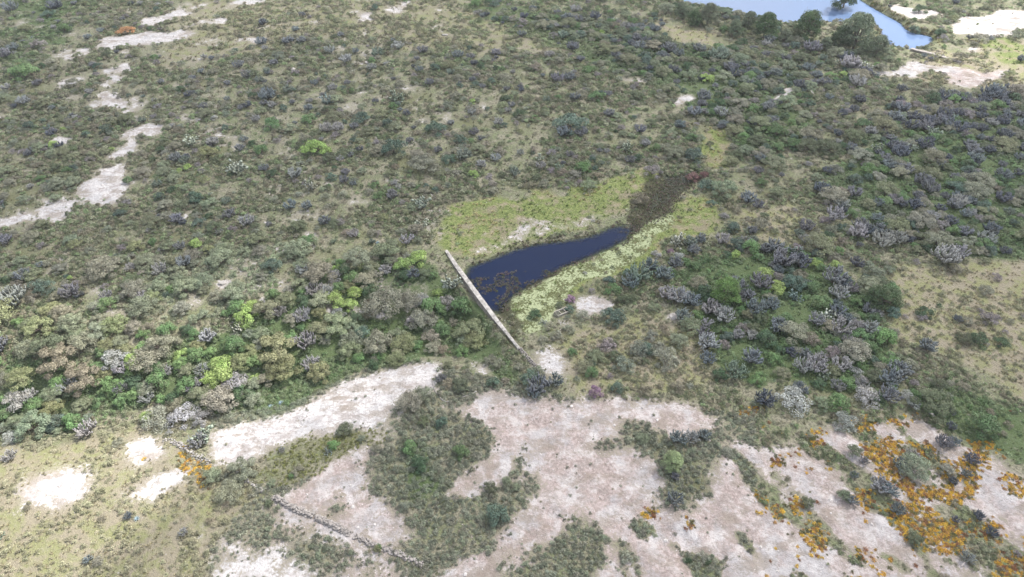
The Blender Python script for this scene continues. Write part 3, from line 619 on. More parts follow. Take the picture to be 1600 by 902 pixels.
def label_all():
    import itertools
    seen = {m[7] for m in MADE if m[7]}
    PX = np.array([m[4] for m in MADE]); PY = np.array([m[5] for m in MADE])
    for i, (root, kind, word, r, px, py, ph, lab) in enumerate(MADE):
        if lab: continue
        dx, dy = PX - px, (PY - py)*1.3; order = np.argsort(dx*dx + dy*dy)[1:14]
        base = f'{size_word(r, kind)} {word} {SHORT[kind]} {ph}'.strip()
        mine = (word, kind); opts = []
        for j in order:
            o = MADE[j]
            if (o[2], o[1]) == mine: continue
            a = math.degrees(math.atan2(py - o[5], px - o[4])) % 360        # where I stand seen from the neighbour, y down
            d = ('right of', 'lower right of', 'below', 'lower left of', 'left of', 'upper left of', 'above', 'upper right of')[int((a + 22.5)//45) % 8]
            opts.append(f"{d} a {size_word(o[3], o[1])} {o[2]} {SHORT[o[1]]}".replace('  ', ' '))
        opts += [f"{a}, {b}" for a, b in itertools.combinations(opts[:6], 2)]
        pick = None
        for q in opts:
            l = f'{base}, {q}'
            for bad, good in ((' a olive', ' an olive'), (' a orange', ' an orange')): l = l.replace(bad, good)
            if l not in seen and len(l.replace('-', '-').split()) <= 15: pick = l; break
        if not pick:
            for q in opts:
                l = f'{word} {SHORT[kind]} {ph}, {q}'
                if l not in seen and len(l.split()) <= 15: pick = l; break
        pick = (pick or (f'{base}, {min(opts, key=len)}' if opts else base))
        if len(pick.split()) > 16: pick = pick.replace(' a very large ', ' a ').replace(' a large ', ' a ').replace(' a small ', ' a ')
        if len(pick.split()) > 16: pick = base
        seen.add(pick); root['label'] = pick
def plant(kind, x, y, z, r, ti, label=None, sq=1.0, rot=None, variant=None):
    n = n_made[kind]; n_made[kind] += 1
    v = random.randrange(len(PR[kind])) if variant is None else variant
    word, col = TINT[kind][ti]
    j = 1 + random.uniform(-.14, .14); col = tuple(min(.9, c*j*(1 + random.uniform(-.05, .05))) for c in col)
    root = bpy.data.objects.new(NAME[kind], None); root.empty_display_size = .3
    sc.collection.objects.link(root)
    root.location = (x, y, z - .03*r); root.scale = (r, r, r*sq); root.rotation_euler = (0, 0, random.uniform(0, 6.28) if rot is None else rot)
    if (kind, v) not in proto_root:
        a, b = bpy.data.objects.new(PARTS[kind][0], PR[kind][v][0]), bpy.data.objects.new(PARTS[kind][1], PR[kind][v][1]); proto_root[kind, v] = (a, b)
    else:
        a, b = (q.copy() for q in proto_root[kind, v])
    for q in (a, b): sc.collection.objects.link(q); q.parent = root
    a.color = (*col, 1)
    cx, cy = project(np.array(x), np.array(y), np.array(z + .4*r))
    ph = place_word(float(cx), float(cy))
    MADE.append([root, kind, word, float(r), float(cx), float(cy), ph, label])
    tag(root, label, CAT[kind], f'{PLURAL[kind]} {ph}')
    return root

# plants the photo shows one by one: kind, px, py (centre), width in px, tint, optional squash
C_, G_, O_, Y_, T_, W_ = 'cactus', 'green', 'olive', 'grey', 'tree', 'pear'
HAND = [
 (G_,37,112,46,2),(C_,58,130,17,1),(C_,35,157,24,3),(C_,80,207,20,4),(G_,45,197,24,4),(G_,165,202,26,4),(G_,152,103,17,4),(G_,197,48,30,6,.6),
 (C_,372,100,22,1),(C_,385,116,22,1),(C_,300,122,15,1),(C_,315,112,13,0),(C_,330,91,11,0),(C_,355,130,13,1),(C_,318,166,19,1),(C_,275,247,25,1),(W_,298,222,28,1),(C_,332,222,22,3),(C_,375,232,19,1),
 (O_,325,240,38,2),(G_,280,267,14,3),(W_,372,263,38,1),(G_,282,140,20,0),(G_,115,262,17,4),(C_,15,12,28,0),(C_,85,8,28,4),(G_,75,22,24,4),(C_,20,75,22,0),(C_,5,85,26,1),(G_,100,45,26,1),(Y_,60,70,26,3),(O_,40,45,26,0),
 (G_,586,12,14,4,1.5),(C_,472,23,12,1),(Y_,451,22,11,4),(C_,410,35,17,4),(C_,461,45,14,0),(C_,408,65,22,0),(C_,450,63,21,0),(C_,471,63,17,1),(C_,532,55,14,1),(Y_,435,88,26,4),(C_,515,78,20,3),(C_,540,92,24,3),(C_,590,83,24,2),(C_,580,105,19,3),
 (Y_,620,70,24,2),(C_,660,78,20,1),(C_,715,85,22,0),(C_,735,88,17,1),(C_,775,83,18,1),(G_,680,105,20,4),(C_,655,108,17,0),(G_,752,103,18,0),(G_,775,107,15,0),(C_,418,148,32,0),(C_,450,140,20,2),(C_,405,125,20,2),(G_,550,141,13,1),(W_,510,157,28,2),(W_,620,151,29,0),(C_,737,176,17,3),(G_,738,158,13,3),(Y_,700,165,22,4),(G_,790,155,20,0),
 (G_,425,193,32,1),(O_,455,202,26,4),(G_,483,187,28,1),(G_,565,185,32,4),(C_,553,198,17,1),(C_,510,200,26,3),(C_,528,199,24,3),(G_,605,192,20,4),(G_,680,201,36,4),(G_,720,218,26,4),(C_,740,206,20,1),(C_,705,192,13,3),
 (G_,490,232,42,3),(G_,512,236,20,3),(O_,515,247,28,5),(C_,532,248,15,3),(G_,407,235,28,1),(G_,615,231,44,4),(C_,640,219,15,1),(C_,412,262,20,1),(G_,425,271,24,0),(C_,461,271,27,3),(C_,540,269,16,1),(W_,485,290,28,1),(G_,740,272,20,3),(C_,725,243,28,2),(C_,775,246,20,3),(G_,700,250,28,4),(O_,660,258,50,1),(W_,660,318,32,1),
 (C_,815,53,16,0),(C_,880,55,20,2),(C_,895,73,22,1),(C_,858,85,19,3),(C_,907,92,15,1),(Y_,838,105,22,1),(C_,872,122,24,1),(C_,890,120,22,0),(G_,920,111,27,2),(G_,933,150,28,1),(C_,898,152,20,1),(G_,892,192,56,4,.9),(C_,880,206,26,0),(C_,908,205,26,1),(C_,953,178,20,1),(G_,812,178,24,0),(G_,1010,95,26,4),(C_,1045,75,27,1),(C_,1060,82,24,0),(C_,1024,45,19,0),
 (C_,1125,85,38,2),(O_,1078,119,34,4),(C_,1140,106,24,1),(G_,1105,122,24,3),(W_,980,230,28,0),(C_,1000,202,22,1),(C_,1062,195,20,0),(G_,1025,231,22,1),(G_,1080,215,24,1),(G_,1085,241,36,4),(O_,1055,238,36,4),(C_,862,240,18,3),(C_,890,241,18,1),(C_,845,258,20,3),(G_,912,262,34,2),(C_,925,246,11,0),(C_,813,238,15,3),(C_,805,270,20,2),(O_,920,291,28,4),
 (O_,1165,236,34,4),(C_,1185,266,20,1),(C_,1100,150,28,1),(C_,1085,175,26,0),
 (G_,1110,175,20,1),(T_,1265,36,44,0),(T_,1198,38,40,0),(T_,1345,40,56,2),(T_,1372,75,34,2),(T_,1318,52,34,0),(T_,1065,14,24,2),(T_,1228,56,24,2),(T_,1292,66,22,2),(T_,1172,30,26,2),(T_,1150,42,26,2),(T_,1108,22,34,2),(T_,1085,28,26,0),(C_,1270,72,32,1),(C_,1330,100,34,3),(W_,1352,105,26,1),(C_,1340,128,30,3),(C_,1352,112,22,1),(C_,1410,138,21,4),(C_,1345,156,22,4),(C_,1335,170,19,4),(C_,1399,165,20,4),(C_,1445,187,23,4),(C_,1425,196,27,4),(C_,1475,150,26,4),(C_,1500,156,19,4),(C_,1550,146,36,4),(C_,1500,176,22,4),
 (Y_,1532,62,30,0),(C_,1545,60,18,3),(Y_,1590,55,28,4),(C_,1597,92,18,4),(G_,1438,14,24,0),(G_,1432,40,22,4),(G_,1470,48,24,0),(Y_,1475,60,20,3),(C_,1310,208,19,4),(C_,1330,231,24,1),(C_,1265,221,27,0),(G_,1215,206,36,1),(G_,1240,225,30,1),
 (C_,276,343,24,1),(C_,358,335,24,1),(C_,385,346,28,3),(C_,343,362,13,3),(C_,281,385,21,1),(G_,306,381,28,3),(C_,8,375,24,1),(C_,35,430,30,1),(G_,65,448,40,4),(C_,108,455,36,1),(C_,165,462,26,3),(C_,220,463,26,3),(C_,250,422,30,3),(C_,203,418,19,3),(O_,165,420,58,1),(O_,205,441,34,5),(G_,305,310,34,4),(C_,325,525,32,3),(Y_,180,560,52,2),(C_,188,575,28,3),(Y_,365,600,52,2),(G_,345,568,44,3),(G_,305,552,36,2),(G_,327,590,36,3),(G_,245,592,44,2),(G_,290,600,40,1),(O_,230,560,58,1),(O_,60,512,52,2),(O_,250,538,58,1),(O_,90,560,70,3),(O_,130,590,64,3),(O_,130,535,50,3),(O_,30,590,46,2),(Y_,25,625,50,2),(O_,85,615,44,4),(G_,170,600,44,2),(G_,210,615,34,2),(C_,300,605,24,3),
 (C_,490,452,34,3),(C_,510,455,28,3),(C_,472,492,34,3),(G_,630,430,30,0),(C_,645,428,26,4),(G_,641,408,22,2),(W_,706,441,36,1),(O_,600,472,66,1),(O_,640,470,44,1),(O_,662,500,50,1),(O_,590,540,60,1),(O_,632,537,42,2),(O_,742,536,44,2),(G_,555,457,32,3),(G_,545,475,30,3),(C_,636,375,26,3),(W_,659,352,26,1),(C_,507,345,24,1),(C_,453,321,24,0),(C_,480,322,22,0),(G_,480,375,28,1),(C_,612,305,23,1),(G_,592,306,22,1),(C_,552,365,22,3),(G_,720,475,44,1),(Y_,700,470,34,2),(G_,690,515,40,1),(C_,842,602,44,1),(C_,835,612,30,0),(G_,828,590,38,4),(G_,770,598,26,4),(O_,720,605,34,5),(O_,640,628,44,1),(O_,660,618,36,4),(Y_,700,600,24,1),
 (G_,957,492,40,4),(C_,1000,428,46,2),(C_,985,440,34,0),(C_,1015,415,30,0),(W_,1060,377,34,1),(C_,1078,378,26,2),(C_,1095,374,20,0),(C_,1085,390,24,1),(C_,1055,411,27,1),(T_,1136,453,54,1),(C_,1060,462,40,3),(C_,1080,470,32,0),(C_,1110,482,36,3),(C_,1105,536,38,3),(C_,1105,505,22,3),(C_,1150,580,42,2),(C_,1175,560,36,0),(Y_,950,540,34,3),(G_,1010,545,30,4),(G_,930,612,26,5,1.2),(O_,1130,296,46,4),(G_,1105,290,30,4),(C_,1170,310,30,0),(C_,1185,320,22,1),(G_,1048,393,14,5),(Y_,1000,545,40,4),(Y_,1040,560,50,0),(Y_,975,570,40,4),(G_,1145,355,28,4),
 (C_,1305,336,36,3),(C_,1260,352,30,1),(C_,1258,374,22,3),(C_,1340,362,34,3),(C_,1380,375,40,3),(C_,1402,372,36,3),(C_,1480,402,48,3),(C_,1500,395,34,3),(C_,1225,405,44,1),(C_,1250,408,36,4),(G_,1290,375,20,3),(G_,1296,392,22,3),(G_,1306,415,26,3),(C_,1305,432,44,1),(C_,1320,440,30,4),(G_,1240,443,46,4),(C_,1190,440,40,1),(G_,1195,428,34,3),(G_,1215,450,34,3),(T_,1385,462,58,0,.7),(G_,1447,488,30,0),(C_,1496,498,18,4),(Y_,1548,498,34,3),(G_,1530,530,34,0),(G_,1566,535,26,0),(C_,1450,540,30,1),(C_,1275,570,44,3),(C_,1255,572,36,3),(O_,1240,520,56,1),(O_,1335,550,60,1),(C_,1405,580,40,1),(W_,1290,495,34,1),(C_,1275,500,30,3),(C_,1205,475,32,0),
 (Y_,245,655,60,0,.8),(Y_,285,650,56,2,.8),(C_,135,672,38,3),(C_,40,620,36,3),(C_,310,690,34,3),(W_,320,682,38,1),(Y_,315,655,36,2),(O_,380,735,52,4),(O_,360,770,44,1),(O_,330,745,38,4),(C_,200,806,17,4),(G_,776,805,46,4),(O_,590,857,16,2),(G_,592,855,13,2),
 (T_,1052,718,40,3),(C_,1060,685,32,0),(C_,1080,683,30,3),(C_,1100,680,24,0),(C_,1055,780,32,0),(C_,1055,745,16,1),(Y_,1240,625,62,2,.8),(Y_,1355,620,46,2),(C_,1390,617,40,1),(Y_,1320,660,44,2),(O_,1428,730,56,4),(C_,1410,727,34,0),(C_,1425,712,24,3),(C_,1375,758,38,3),(C_,1392,765,30,0),(C_,1403,795,28,0),(C_,1335,742,17,0),(O_,1335,705,30,5),(O_,1320,775,28,5),(C_,1333,783,22,0),(O_,1262,786,28,5),(C_,1520,717,26,4),(C_,1475,690,32,1),(C_,1490,692,24,0),(C_,1485,642,20,4),(C_,1487,666,20,4),(C_,1550,832,22,4),(C_,1490,752,17,4),(C_,1510,740,20,0),(C_,1530,805,20,4),(C_,1493,812,15,4),(G_,1540,665,56,1),(O_,1480,735,28,1),(C_,1350,720,18,1),
 (G_,1100,275,22,7),(G_,1082,277,26,7),(Y_,1020,268,34,3),(Y_,1000,310,34,1),(G_,735,335,1,0),
 (G_,720,705,30,1),(G_,640,700,34,1),(G_,655,725,34,0),(G_,690,660,26,4),
]
HAND = [h for h in HAND if h[3] > 3]
occ = {}
def occ_ok(x, y, r, f=.62):
    for i in range(int(x//4)-1, int(x//4)+2):
        for j in range(int(y//4)-1, int(y//4)+2):
            for (a, b, c) in occ.get((i, j), ()):
                if (a-x)**2 + (b-y)**2 < (f*(c+r))**2: return False
    return True
def occ_add(x, y, r): occ.setdefault((int(x//4), int(y//4)), []).append((x, y, r))
for h in HAND:
    kind, px, py, wd, ti = h[:5]; sq = h[5] if len(h) > 5 else 1.0
    x0, y0, z0 = P(px, py); f = y0*CP - (z0-CAM_H)*SP
    r = wd/2/FPX*f*(1.12 if kind == 'tree' and py < 100 else 1.04)
    hh = {'cactus': .5, 'pear': .42, 'olive': .33, 'grey': .36, 'green': .4, 'tree': .95}[kind]*sq*r      # centre of the plant above the ground
    x, y = P0(px, py, float(z0) + hh); z = float(height(x, y))
    plant(kind, float(x), float(y), z, float(r), ti, sq=sq); occ_add(float(x), float(y), float(r))

# plants between them, by zone: per 100 m2 (cactus, pear, olive, grey, green), radius factor, tint weights
BARE = [(1050,30),(1110,52),(1150,70),(1148,80),(1105,76),(1060,68),(1030,48)]
ZONES = [
 ('bare slope', [BARE], (0, 0, 0, .3, 0), .6, {}),
 ('water', [POND, SHALLOW, FARW], (0, 0, 0, 0, 0), 1, {}),
 ('marsh', MARSH, (0, 0, 0, .15, .1), .6, {}),
 ('shelf_orange', [[(1180,640),(1600,660),(1640,960),(1180,960)]], (.9, .1, .8, .8, .1), .75, dict(cactus=(1, 1, .3, .5, 2), olive=(2, 1, 0, 0, 1, 3), grey=(1, 2, 0, 1, 1), green=(3, 1, 0, 0, 1, 0, 0, 0))),
 ('thicket', [[(1000,400),(1080,380),(1230,375),(1340,400),(1400,460),(1380,560),(1460,640),(1350,650),(1200,640),(1100,590),(1080,520),(1040,470)]], (6.3, 0.5, 4.84, 3.2, 9.9), 1.5, dict(cactus=(3, 3, 1, 4, 1), olive=(1, 3, 0, 0, 2, 1), grey=(1, 1, 1, 2, 1), green=(2, 5, 2, .8, 2, 0, 0, 0))),
 ('upper right cactus', [[(1280,230),(1450,150),(1640,140),(1640,400),(1500,400),(1380,380),(1280,330)]], (6.75, 0.3, 5.28, 3.96, 5.28), 1.5, dict(cactus=(1.5, 3, .3, 1.0, 4), olive=(2, 3, 0, 0, 1, 2), grey=(1, 1, 0, 2, 2), green=(3, 4, 1, .3, 2, 0, 0, 0))),
 ('tree line', [[(700,-40),(740,-10),(860,15),(960,20),(1060,55),(1150,70),(1210,60),(1260,60),(1400,80),(1370,120),(1270,150),(1270,230),(1200,270),(1150,230),(1110,190),(1050,150),(960,90),(850,55),(740,25)]], (4.08, 0.3, 6.8, 3.6, 6.0), 1.4, dict(cactus=(3, 3, 1, 1, 2), olive=(2, 2, 0, 0, 2, 2), grey=(1, 1, 0, 2, 2), green=(4, 4, .6, .2, 4, 0, 0, 0))),
 ('bank', [[(1030,5),(1100,10),(1240,40),(1240,75),(1100,45),(1040,25)]], (1.5, 0.2, 6.0, 2.0, 7.0), 1.3, dict(cactus=(2, 2, 1, 1, 1), green=(4, 2, 0, 0, 3, 0, 0, 0), olive=(2, 1, 0, 0, 2, 2))),
 ('gully', [[(0,540),(150,520),(330,500),(450,430),(600,400),(695,405),(800,545),(740,560),(700,560),(560,580),(450,635),(330,650),(200,650),(60,680),(-80,700),(-80,560)]], (1.95, 0.3, 8.64, 2.6, 8.64), 1.65, dict(cactus=(1, 1, 0, 5, 0), olive=(4, 2.5, 4, .4, 4, .5), grey=(2, 1, 1.5, .5, 3), green=(1.5, 4, 6, 4, 1, 0, 0, 0))),
 ('tan wood', [[(-80,470),(220,470),(260,560),(150,620),(-80,640)]], (0.8, 0.0, 7.7, 2.4, 1.6), 1.7, dict(cactus=(0, 1, 0, 4, 0), olive=(1.5, 3, 4, 2.5, 3, 0), grey=(1, 1, 2, 1, 1), green=(1, 1, 1, 1, 1, 0, 0, 0))),
 ('sage', [[(230,400),(460,380),(500,440),(330,500),(200,500)]], (0.25, 0.0, 14.3, 1.6, 1.2), 1.35, dict(cactus=(0, 1, 0, 4, 0), olive=(.3, 2, 1, 0, 7, 0), grey=(1, 0, 0, 0, 2), green=(1, 1, .5, .3, 3, 0, 0, 0))),
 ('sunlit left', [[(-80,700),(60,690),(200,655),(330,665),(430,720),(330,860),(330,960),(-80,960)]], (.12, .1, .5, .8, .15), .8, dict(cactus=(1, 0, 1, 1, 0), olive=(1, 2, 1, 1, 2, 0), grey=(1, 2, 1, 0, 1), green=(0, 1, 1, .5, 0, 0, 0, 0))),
 ('strip left of shelf', [[(-80,640),(150,640),(330,640),(330,690),(200,680),(-80,740)]], (0.6, 0.1, 5.6, 4.0, 2.0), 1.1, dict(cactus=(0, 1, 0, 4, 0), olive=(1, 3, 2, 0, 3, 0), grey=(2, 1, 3, 0, 1), green=(0, 2, 3, 2, 0, 0, 0, 0))),
 ('shelf', [[(330,560),(640,560),(900,620),(1180,650),(1180,960),(330,960)]], (0.15, 0.1, 0.91, 1.56, 0.65), .75, dict(cactus=(1, 1, 1, 1, 1), olive=(1, 2, .5, 0, 2, 2), grey=(2, 2, 0, 0, 3), green=(2, 2, .5, .2, 3, 0, 0, 0))),
 ('dry right', [[(1400,400),(1640,400),(1640,640),(1540,620),(1420,560)]], (.4, 0, .4, 1.0, .35), .8, dict(cactus=(1, 2, 0, 0, 2), olive=(1, 2, 0, 1, 0, 1), grey=(1, 2, 0, 2, 1), green=(4, 1, 0, 0, 1, 0, 0, 0))),
 ('beyond', [[(1400,-40),(1640,-40),(1640,140),(1400,140)]], (0.3, 0.0, 1.12, 1.44, 0.48), 1.0, dict(cactus=(1, 1, 0, 1, 2), olive=(1, 1, 2, 2, 1, 0), grey=(2, 1, 0, 1, 1), green=(1, 2, 1, .5, 0, 0, 0, 0))),
 ('meadow', [[(290,-40),(700,-40),(830,30),(960,85),(700,75),(480,50),(250,110)]], (.18, 0, .1, .5, .06), .85, dict(cactus=(1, 2, 0, .5, 1), olive=(1, 1, 0, 0, 0, 1), grey=(2, 2, 0, 2, 1), green=(1, 1, 0, 0, 2, 0, 0, 0))),
 ('below pond', [[(800,400),(1090,420),(1110,600),(880,630),(800,560)]], (0.7, 0.2, 1.28, 3.52, 1.6), .95, dict(cactus=(1, 1, 0, 1, 0), olive=(1, 1, 0, 0, 1, 1), grey=(2, 1, 0, 2, 3), green=(1, 1, .2, .1, 3, .8, 0, 0))),
 ('base', [[(-3000,-3000),(5000,-3000),(5000,5000),(-3000,5000)]], (0.8, 0.1, 2.6, 5.2, 0.9), .95, dict(cactus=(1.2, 3, .5, 2, 2), olive=(2, 3, .3, 0, 1.5, 1.5), grey=(3, 3, .2, 2, 3), green=(2, 2, .5, .35, 4, 0, 0, 0))),
]
def zone_of(px, py):
    z = np.full(px.shape, len(ZONES)-1)
    for k in range(len(ZONES)-2, -1, -1):
        for poly in ZONES[k][1]: z[inpoly(px, py, poly)] = k
    return z
KIN = ['cactus', 'pear', 'olive', 'grey', 'green']
RAD = {'cactus': (.75, 1.5), 'pear': (.7, 1.3), 'olive': (.9, 2.2), 'grey': (.65, 1.35), 'green': (.65, 1.5)}
cand = {k: [] for k in KIN}
Ntry = 160000
cx, cy = rng.uniform(-172, 172, Ntry), rng.uniform(27, 235, Ntry)
cz = height(cx, cy); qx, qy = project(cx, cy, cz); vis = (qx > -130) & (qx < 1730) & (qy > -60) & (qy < 985)
zz = zone_of(qx, qy); rk = gsample(rock, cx, cy); wat = gsample(pond0 + farw0, cx, cy); clump = fbm(cx, cy, 9, 55, 3)
dd_dam, ds_dam = segdist(cx, cy, DAM)
area100 = 344*208/100.0
for i in np.nonzero(vis)[0]:
    z = ZONES[zz[i]]; dens = np.array(z[2])*(.35 + 1.6*np.clip((clump[i]-.3)*2.4, 0, 1)); tot = dens.sum()
    if rng.random()*(Ntry/area100) > tot*1.25: continue
    if rk[i] > .3 and rng.random() < .93: continue
    if wat[i] > .12 or dd_dam[i] < 1.2 + (2.4 if qx[i] > 640 and qy[i] > 370 else 0): continue
    k = KIN[rng.choice(5, p=dens/tot)]
    lo, hi = RAD[k]; r = (lo + (hi-lo)*rng.random()**1.7)*z[3]
    if not occ_ok(cx[i], cy[i], r, .42 if k != 'cactus' else .40): continue
    tw = z[4].get(k); n = len(TINT[k]); p = np.array(tw if tw else [1]*n, float)[:n]
    if k == 'green' and not tw: p[5:] = 0
    if k == 'pear' or p.sum() == 0: p = np.ones(n)
    cand[k].append((cx[i], cy[i], cz[i], r, int(rng.choice(n, p=p/p.sum()))))
    occ_add(cx[i], cy[i], r)
CAP = {'cactus': 292, 'pear': 250, 'olive': 290, 'grey': 290, 'green': 290}
stuff_rows = {k: [] for k in KIN}
for k in KIN:
    c = cand[k]
    def app(q):
        d = math.sqrt(q[0]**2 + q[1]**2 + (CAM_H-q[2])**2); a, b = project(np.array(q[0]), np.array(q[1]), np.array(q[2] + .4*q[3]))
        inside = -5 < a < 1605 and -5 < b < 905
        return q[3]/d if inside else -1
    c.sort(key=app, reverse=True); room = CAP[k] - n_made[k]
    for i, q in enumerate(c):
        if i < room and app(q) > 0: plant(k, float(q[0]), float(q[1]), float(q[2]), float(q[3]), q[4])
        else: stuff_rows[k].append(q)
label_all()
print('plants', n_made, {k: len(v) for k, v in stuff_rows.items()})
def inst_mesh(me, mat):
    c = me.copy(); c.materials.clear(); c.materials.append(mat); return c
for k in KIN:
    rows = stuff_rows[k]
    if not rows: continue
    mt = M_cact_i if k in ('cactus', 'pear') else M_leaf_i
    pm = [inst_mesh(p[0], mt) for p in PR[k]]
    A_ = np.array([q[:4] for q in rows]); ti = [q[4] for q in rows]
    tint = np.array([TINT[k][t][1] for t in ti])*rng.uniform(.85, 1.15, (len(rows), 1))
    scatter({'cactus': 'distant_cacti', 'pear': 'distant_prickly_pears', 'olive': 'distant_shrubs', 'grey': 'distant_bushes', 'green': 'distant_leafy_bushes'}[k], pm, A_[:, :3], A_[:, 3], rng.uniform(0, 6.28, len(rows)), tint, rng.integers(0, len(pm), len(rows)), f'far-off mass of {WORD[k]} growth spread over the scrubland')

# ------------------------------------------------------------------ ground cover that nobody could count
low = [crown_mesh('low_scrub', 700+s, M_leaf_i, 7, 200, .13, .95, .85, .1, .40, jit=.35)[0] for s in range(6)]
lowt = [crown_mesh('twig_scrub', 720+s, M_leaf_i, 9, 240, .10, .6, .8, .1, .36, jit=.4)[0] for s in range(3)]
tuft = [tuft_mesh('grass_tuft', 740+s, M_leaf_i) for s in range(4)]
def sprinkle(n, accept, y0=27, y1=235):
    x, y = rng.uniform(-172, 172, n), rng.uniform(y0, y1, n)
    z = height(x, y); px, py = project(x, y, z)
    m = (px > -130) & (px < 1730) & (py > -60) & (py < 985)
    x, y, z, px, py = (a[m] for a in (x, y, z, px, py))
    pr = accept(x, y, z, px, py); m = rng.random(len(x)) < pr
    return tuple(a[m] for a in (x, y, z, px, py))
S = lambda F_, x, y: gsample(F_, x, y)
pondall = blur(np.clip(pond0 + farw0 + shal0*.4, 0, 1), 1)
def acc_low(x, y, z, px, py):
    near = np.clip(95/np.hypot(y, CAM_H), .3, 1)**2*1.15
    c = fbm(x, y, 4.5, 77, 3); rk_ = S(rock, x, y) + .5*(fbm(x, y, 1.6, 78, 2)-.5); big = fbm(x, y, 17, 79, 3)
    p = near*np.clip((c*.7 + big*.45 - .485)*7, .07, 1)
    p = np.where(inpoly(px, py, [(330, 560), (640, 560), (900, 620), (1180, 650), (1180, 960), (330, 960)]), near*1.1, p)
    p = p*np.clip(1 - (rk_ - .12)*2.1, .012, 1)*(1 - .985*np.clip(S(marsh, x, y)*1.4 + S(algae, x, y)*1.4, 0, 1))*(1 - .72*S(dry, x, y))*np.where(inpoly(px, py, BARE), .1, 1)
    return p*(S(pondall, x, y) < .2)*(segdist(x, y, DAM)[0] > .8)
LX, LY, LZ, LPX, LPY = sprinkle(430000, acc_low)
n = len(LX); print('low scrub', n)
pal = np.array([(.148, .142, .092), (.112, .124, .064), (.130, .116, .076), (.082, .100, .048), (.160, .166, .102), (.112, .150, .066)])
zi = zone_of(LPX, LPY); nz = fbm(LX, LY, 12, 88, 3)
ti = np.clip((rng.random(n)*.75 + nz*.6 - .12)*6, 0, 5).astype(int); tint = pal[ti]
lu = S(lush, LX, LY)[:, None]; tint = tint*(1-.6*lu) + np.array([.070, .135, .045])*.6*lu
dr = S(dry, LX, LY)[:, None]; tint = tint*(1-.5*dr) + np.array([.20, .18, .11])*.5*dr
sun_l = np.isin(zi, [i for i, z in enumerate(ZONES) if z[0] == 'sunlit left'])[:, None]; tint = np.where(sun_l, tint*.5 + np.array([.19, .175, .11])*.5, tint)  # sunlit zone: part of the sunlight is put into a paler scrub tint
isz = np.isin(zi, [i for i, z in enumerate(ZONES) if z[0] == 'sage'])[:, None]; tint = np.where(isz, tint*.4 + np.array([.16, .185, .115])*.6, tint)
shelf = np.isin(zi, [i for i, z in enumerate(ZONES) if z[0] == 'shelf'])[:, None]; tint = np.where(shelf, tint*.4 + np.array([.12, .125, .098])*.6, tint)
olivep = inpoly(LPX, LPY, VEG[5][1])[:, None]; tint = np.where(olivep, np.array([.115, .12, .035]), tint)
tint = (tint*.85 + tint.mean(1, keepdims=True)*.15)*2.0*rng.uniform(.72, 1.28, (n, 1))
sz = rng.uniform(.2, .62, n)*np.clip(np.hypot(LY, CAM_H)/105, .75, 1.7)*np.where(S(rock, LX, LY) > .45, .6, 1)*np.where(olivep[:, 0], .6, 1)
scatter('low_scrub', low + lowt, np.column_stack([LX, LY, LZ - .03]), np.column_stack([sz, sz, sz*rng.uniform(.7, 1.2, n)]), rng.uniform(0, 6.28, n), tint, rng.integers(0, 9, n), 'low grey-green scrub covering the dry ground')

def acc_grass(x, y, z, px, py):
    near = np.clip(95/np.hypot(y, CAM_H), .3, 1)**2
    rk_ = S(rock, x, y) + .4*(fbm(x, y, 1.6, 78, 2)-.5)
    p = near*(.35 + .65*np.clip(S(dry, x, y) + S(marsh, x, y), 0, 1))*np.where(rk_ > .5, .02, 1)*(1 - .75*S(algae, x, y))
    return p*(S(pondall, x, y) < .25)
x, y, z, px, py = sprinkle(110000, acc_grass); n = len(x); print('grass', n)
mr = np.clip(S(marsh, x, y)*1.3, 0, 1)[:, None]; dr = S(dry, x, y)[:, None]; lu = S(lush, x, y)[:, None]
t_ = np.array([.135, .130, .075])*(1-dr) + np.array([.27, .235, .15])*dr
t_ = t_*(1-.6*lu) + np.array([.08, .13, .04])*.6*lu
mg = np.where(fbm(x, y, 6, 66, 3)[:, None] > .53, np.array([.27, .235, .12]), np.array([.14, .18, .06]))
t_ = 1.4*(t_*(1-mr) + mg*mr)*rng.uniform(.75, 1.3, (n, 1)); sg = rng.uniform(.16, .36, n)*np.clip(np.hypot(y, CAM_H)/105, .8, 1.6)
scatter('dry_grass', tuft, np.column_stack([x, y, z]), sg, rng.uniform(0, 6.28, n), t_, rng.integers(0, 4, n), 'dry and marshy grass tufts between the shrubs')

# orange flower mats
flo = [crown_mesh('flower_mat', 760+s, M_leaf_i, 7, 200, .12, .45, .6, .08, .42, jit=.35)[0] for s in range(4)]
def acc_or(x, y, z, px, py):
    ins = S(orange, x, y); near_ = ((px > 1180) & (py > 640)).astype(float)
    return np.clip(ins*1.3 + .05*near_*(fbm(x, y, 3, 99, 2) > .64), 0, 1)*(py < 930)
x, y, z, px, py = sprinkle(800000, acc_or, 27, 215); n = len(x); print('orange', n)
pal = np.array([(.60, .40, .065), (.58, .34, .05), (.42, .24, .08), (.26, .12, .06), (.13, .13, .05)])
tint = pal[rng.choice(5, n, p=[.30, .18, .18, .16, .18])]*rng.uniform(.8, 1.2, (n, 1))
so_ = rng.uniform(.16, .42, n)
scatter('orange_flowers', flo, np.column_stack([x, y, z]), so_, rng.uniform(0, 6.28, n), tint, rng.integers(0, 4, n), 'orange wildflower mats on the pale rock')

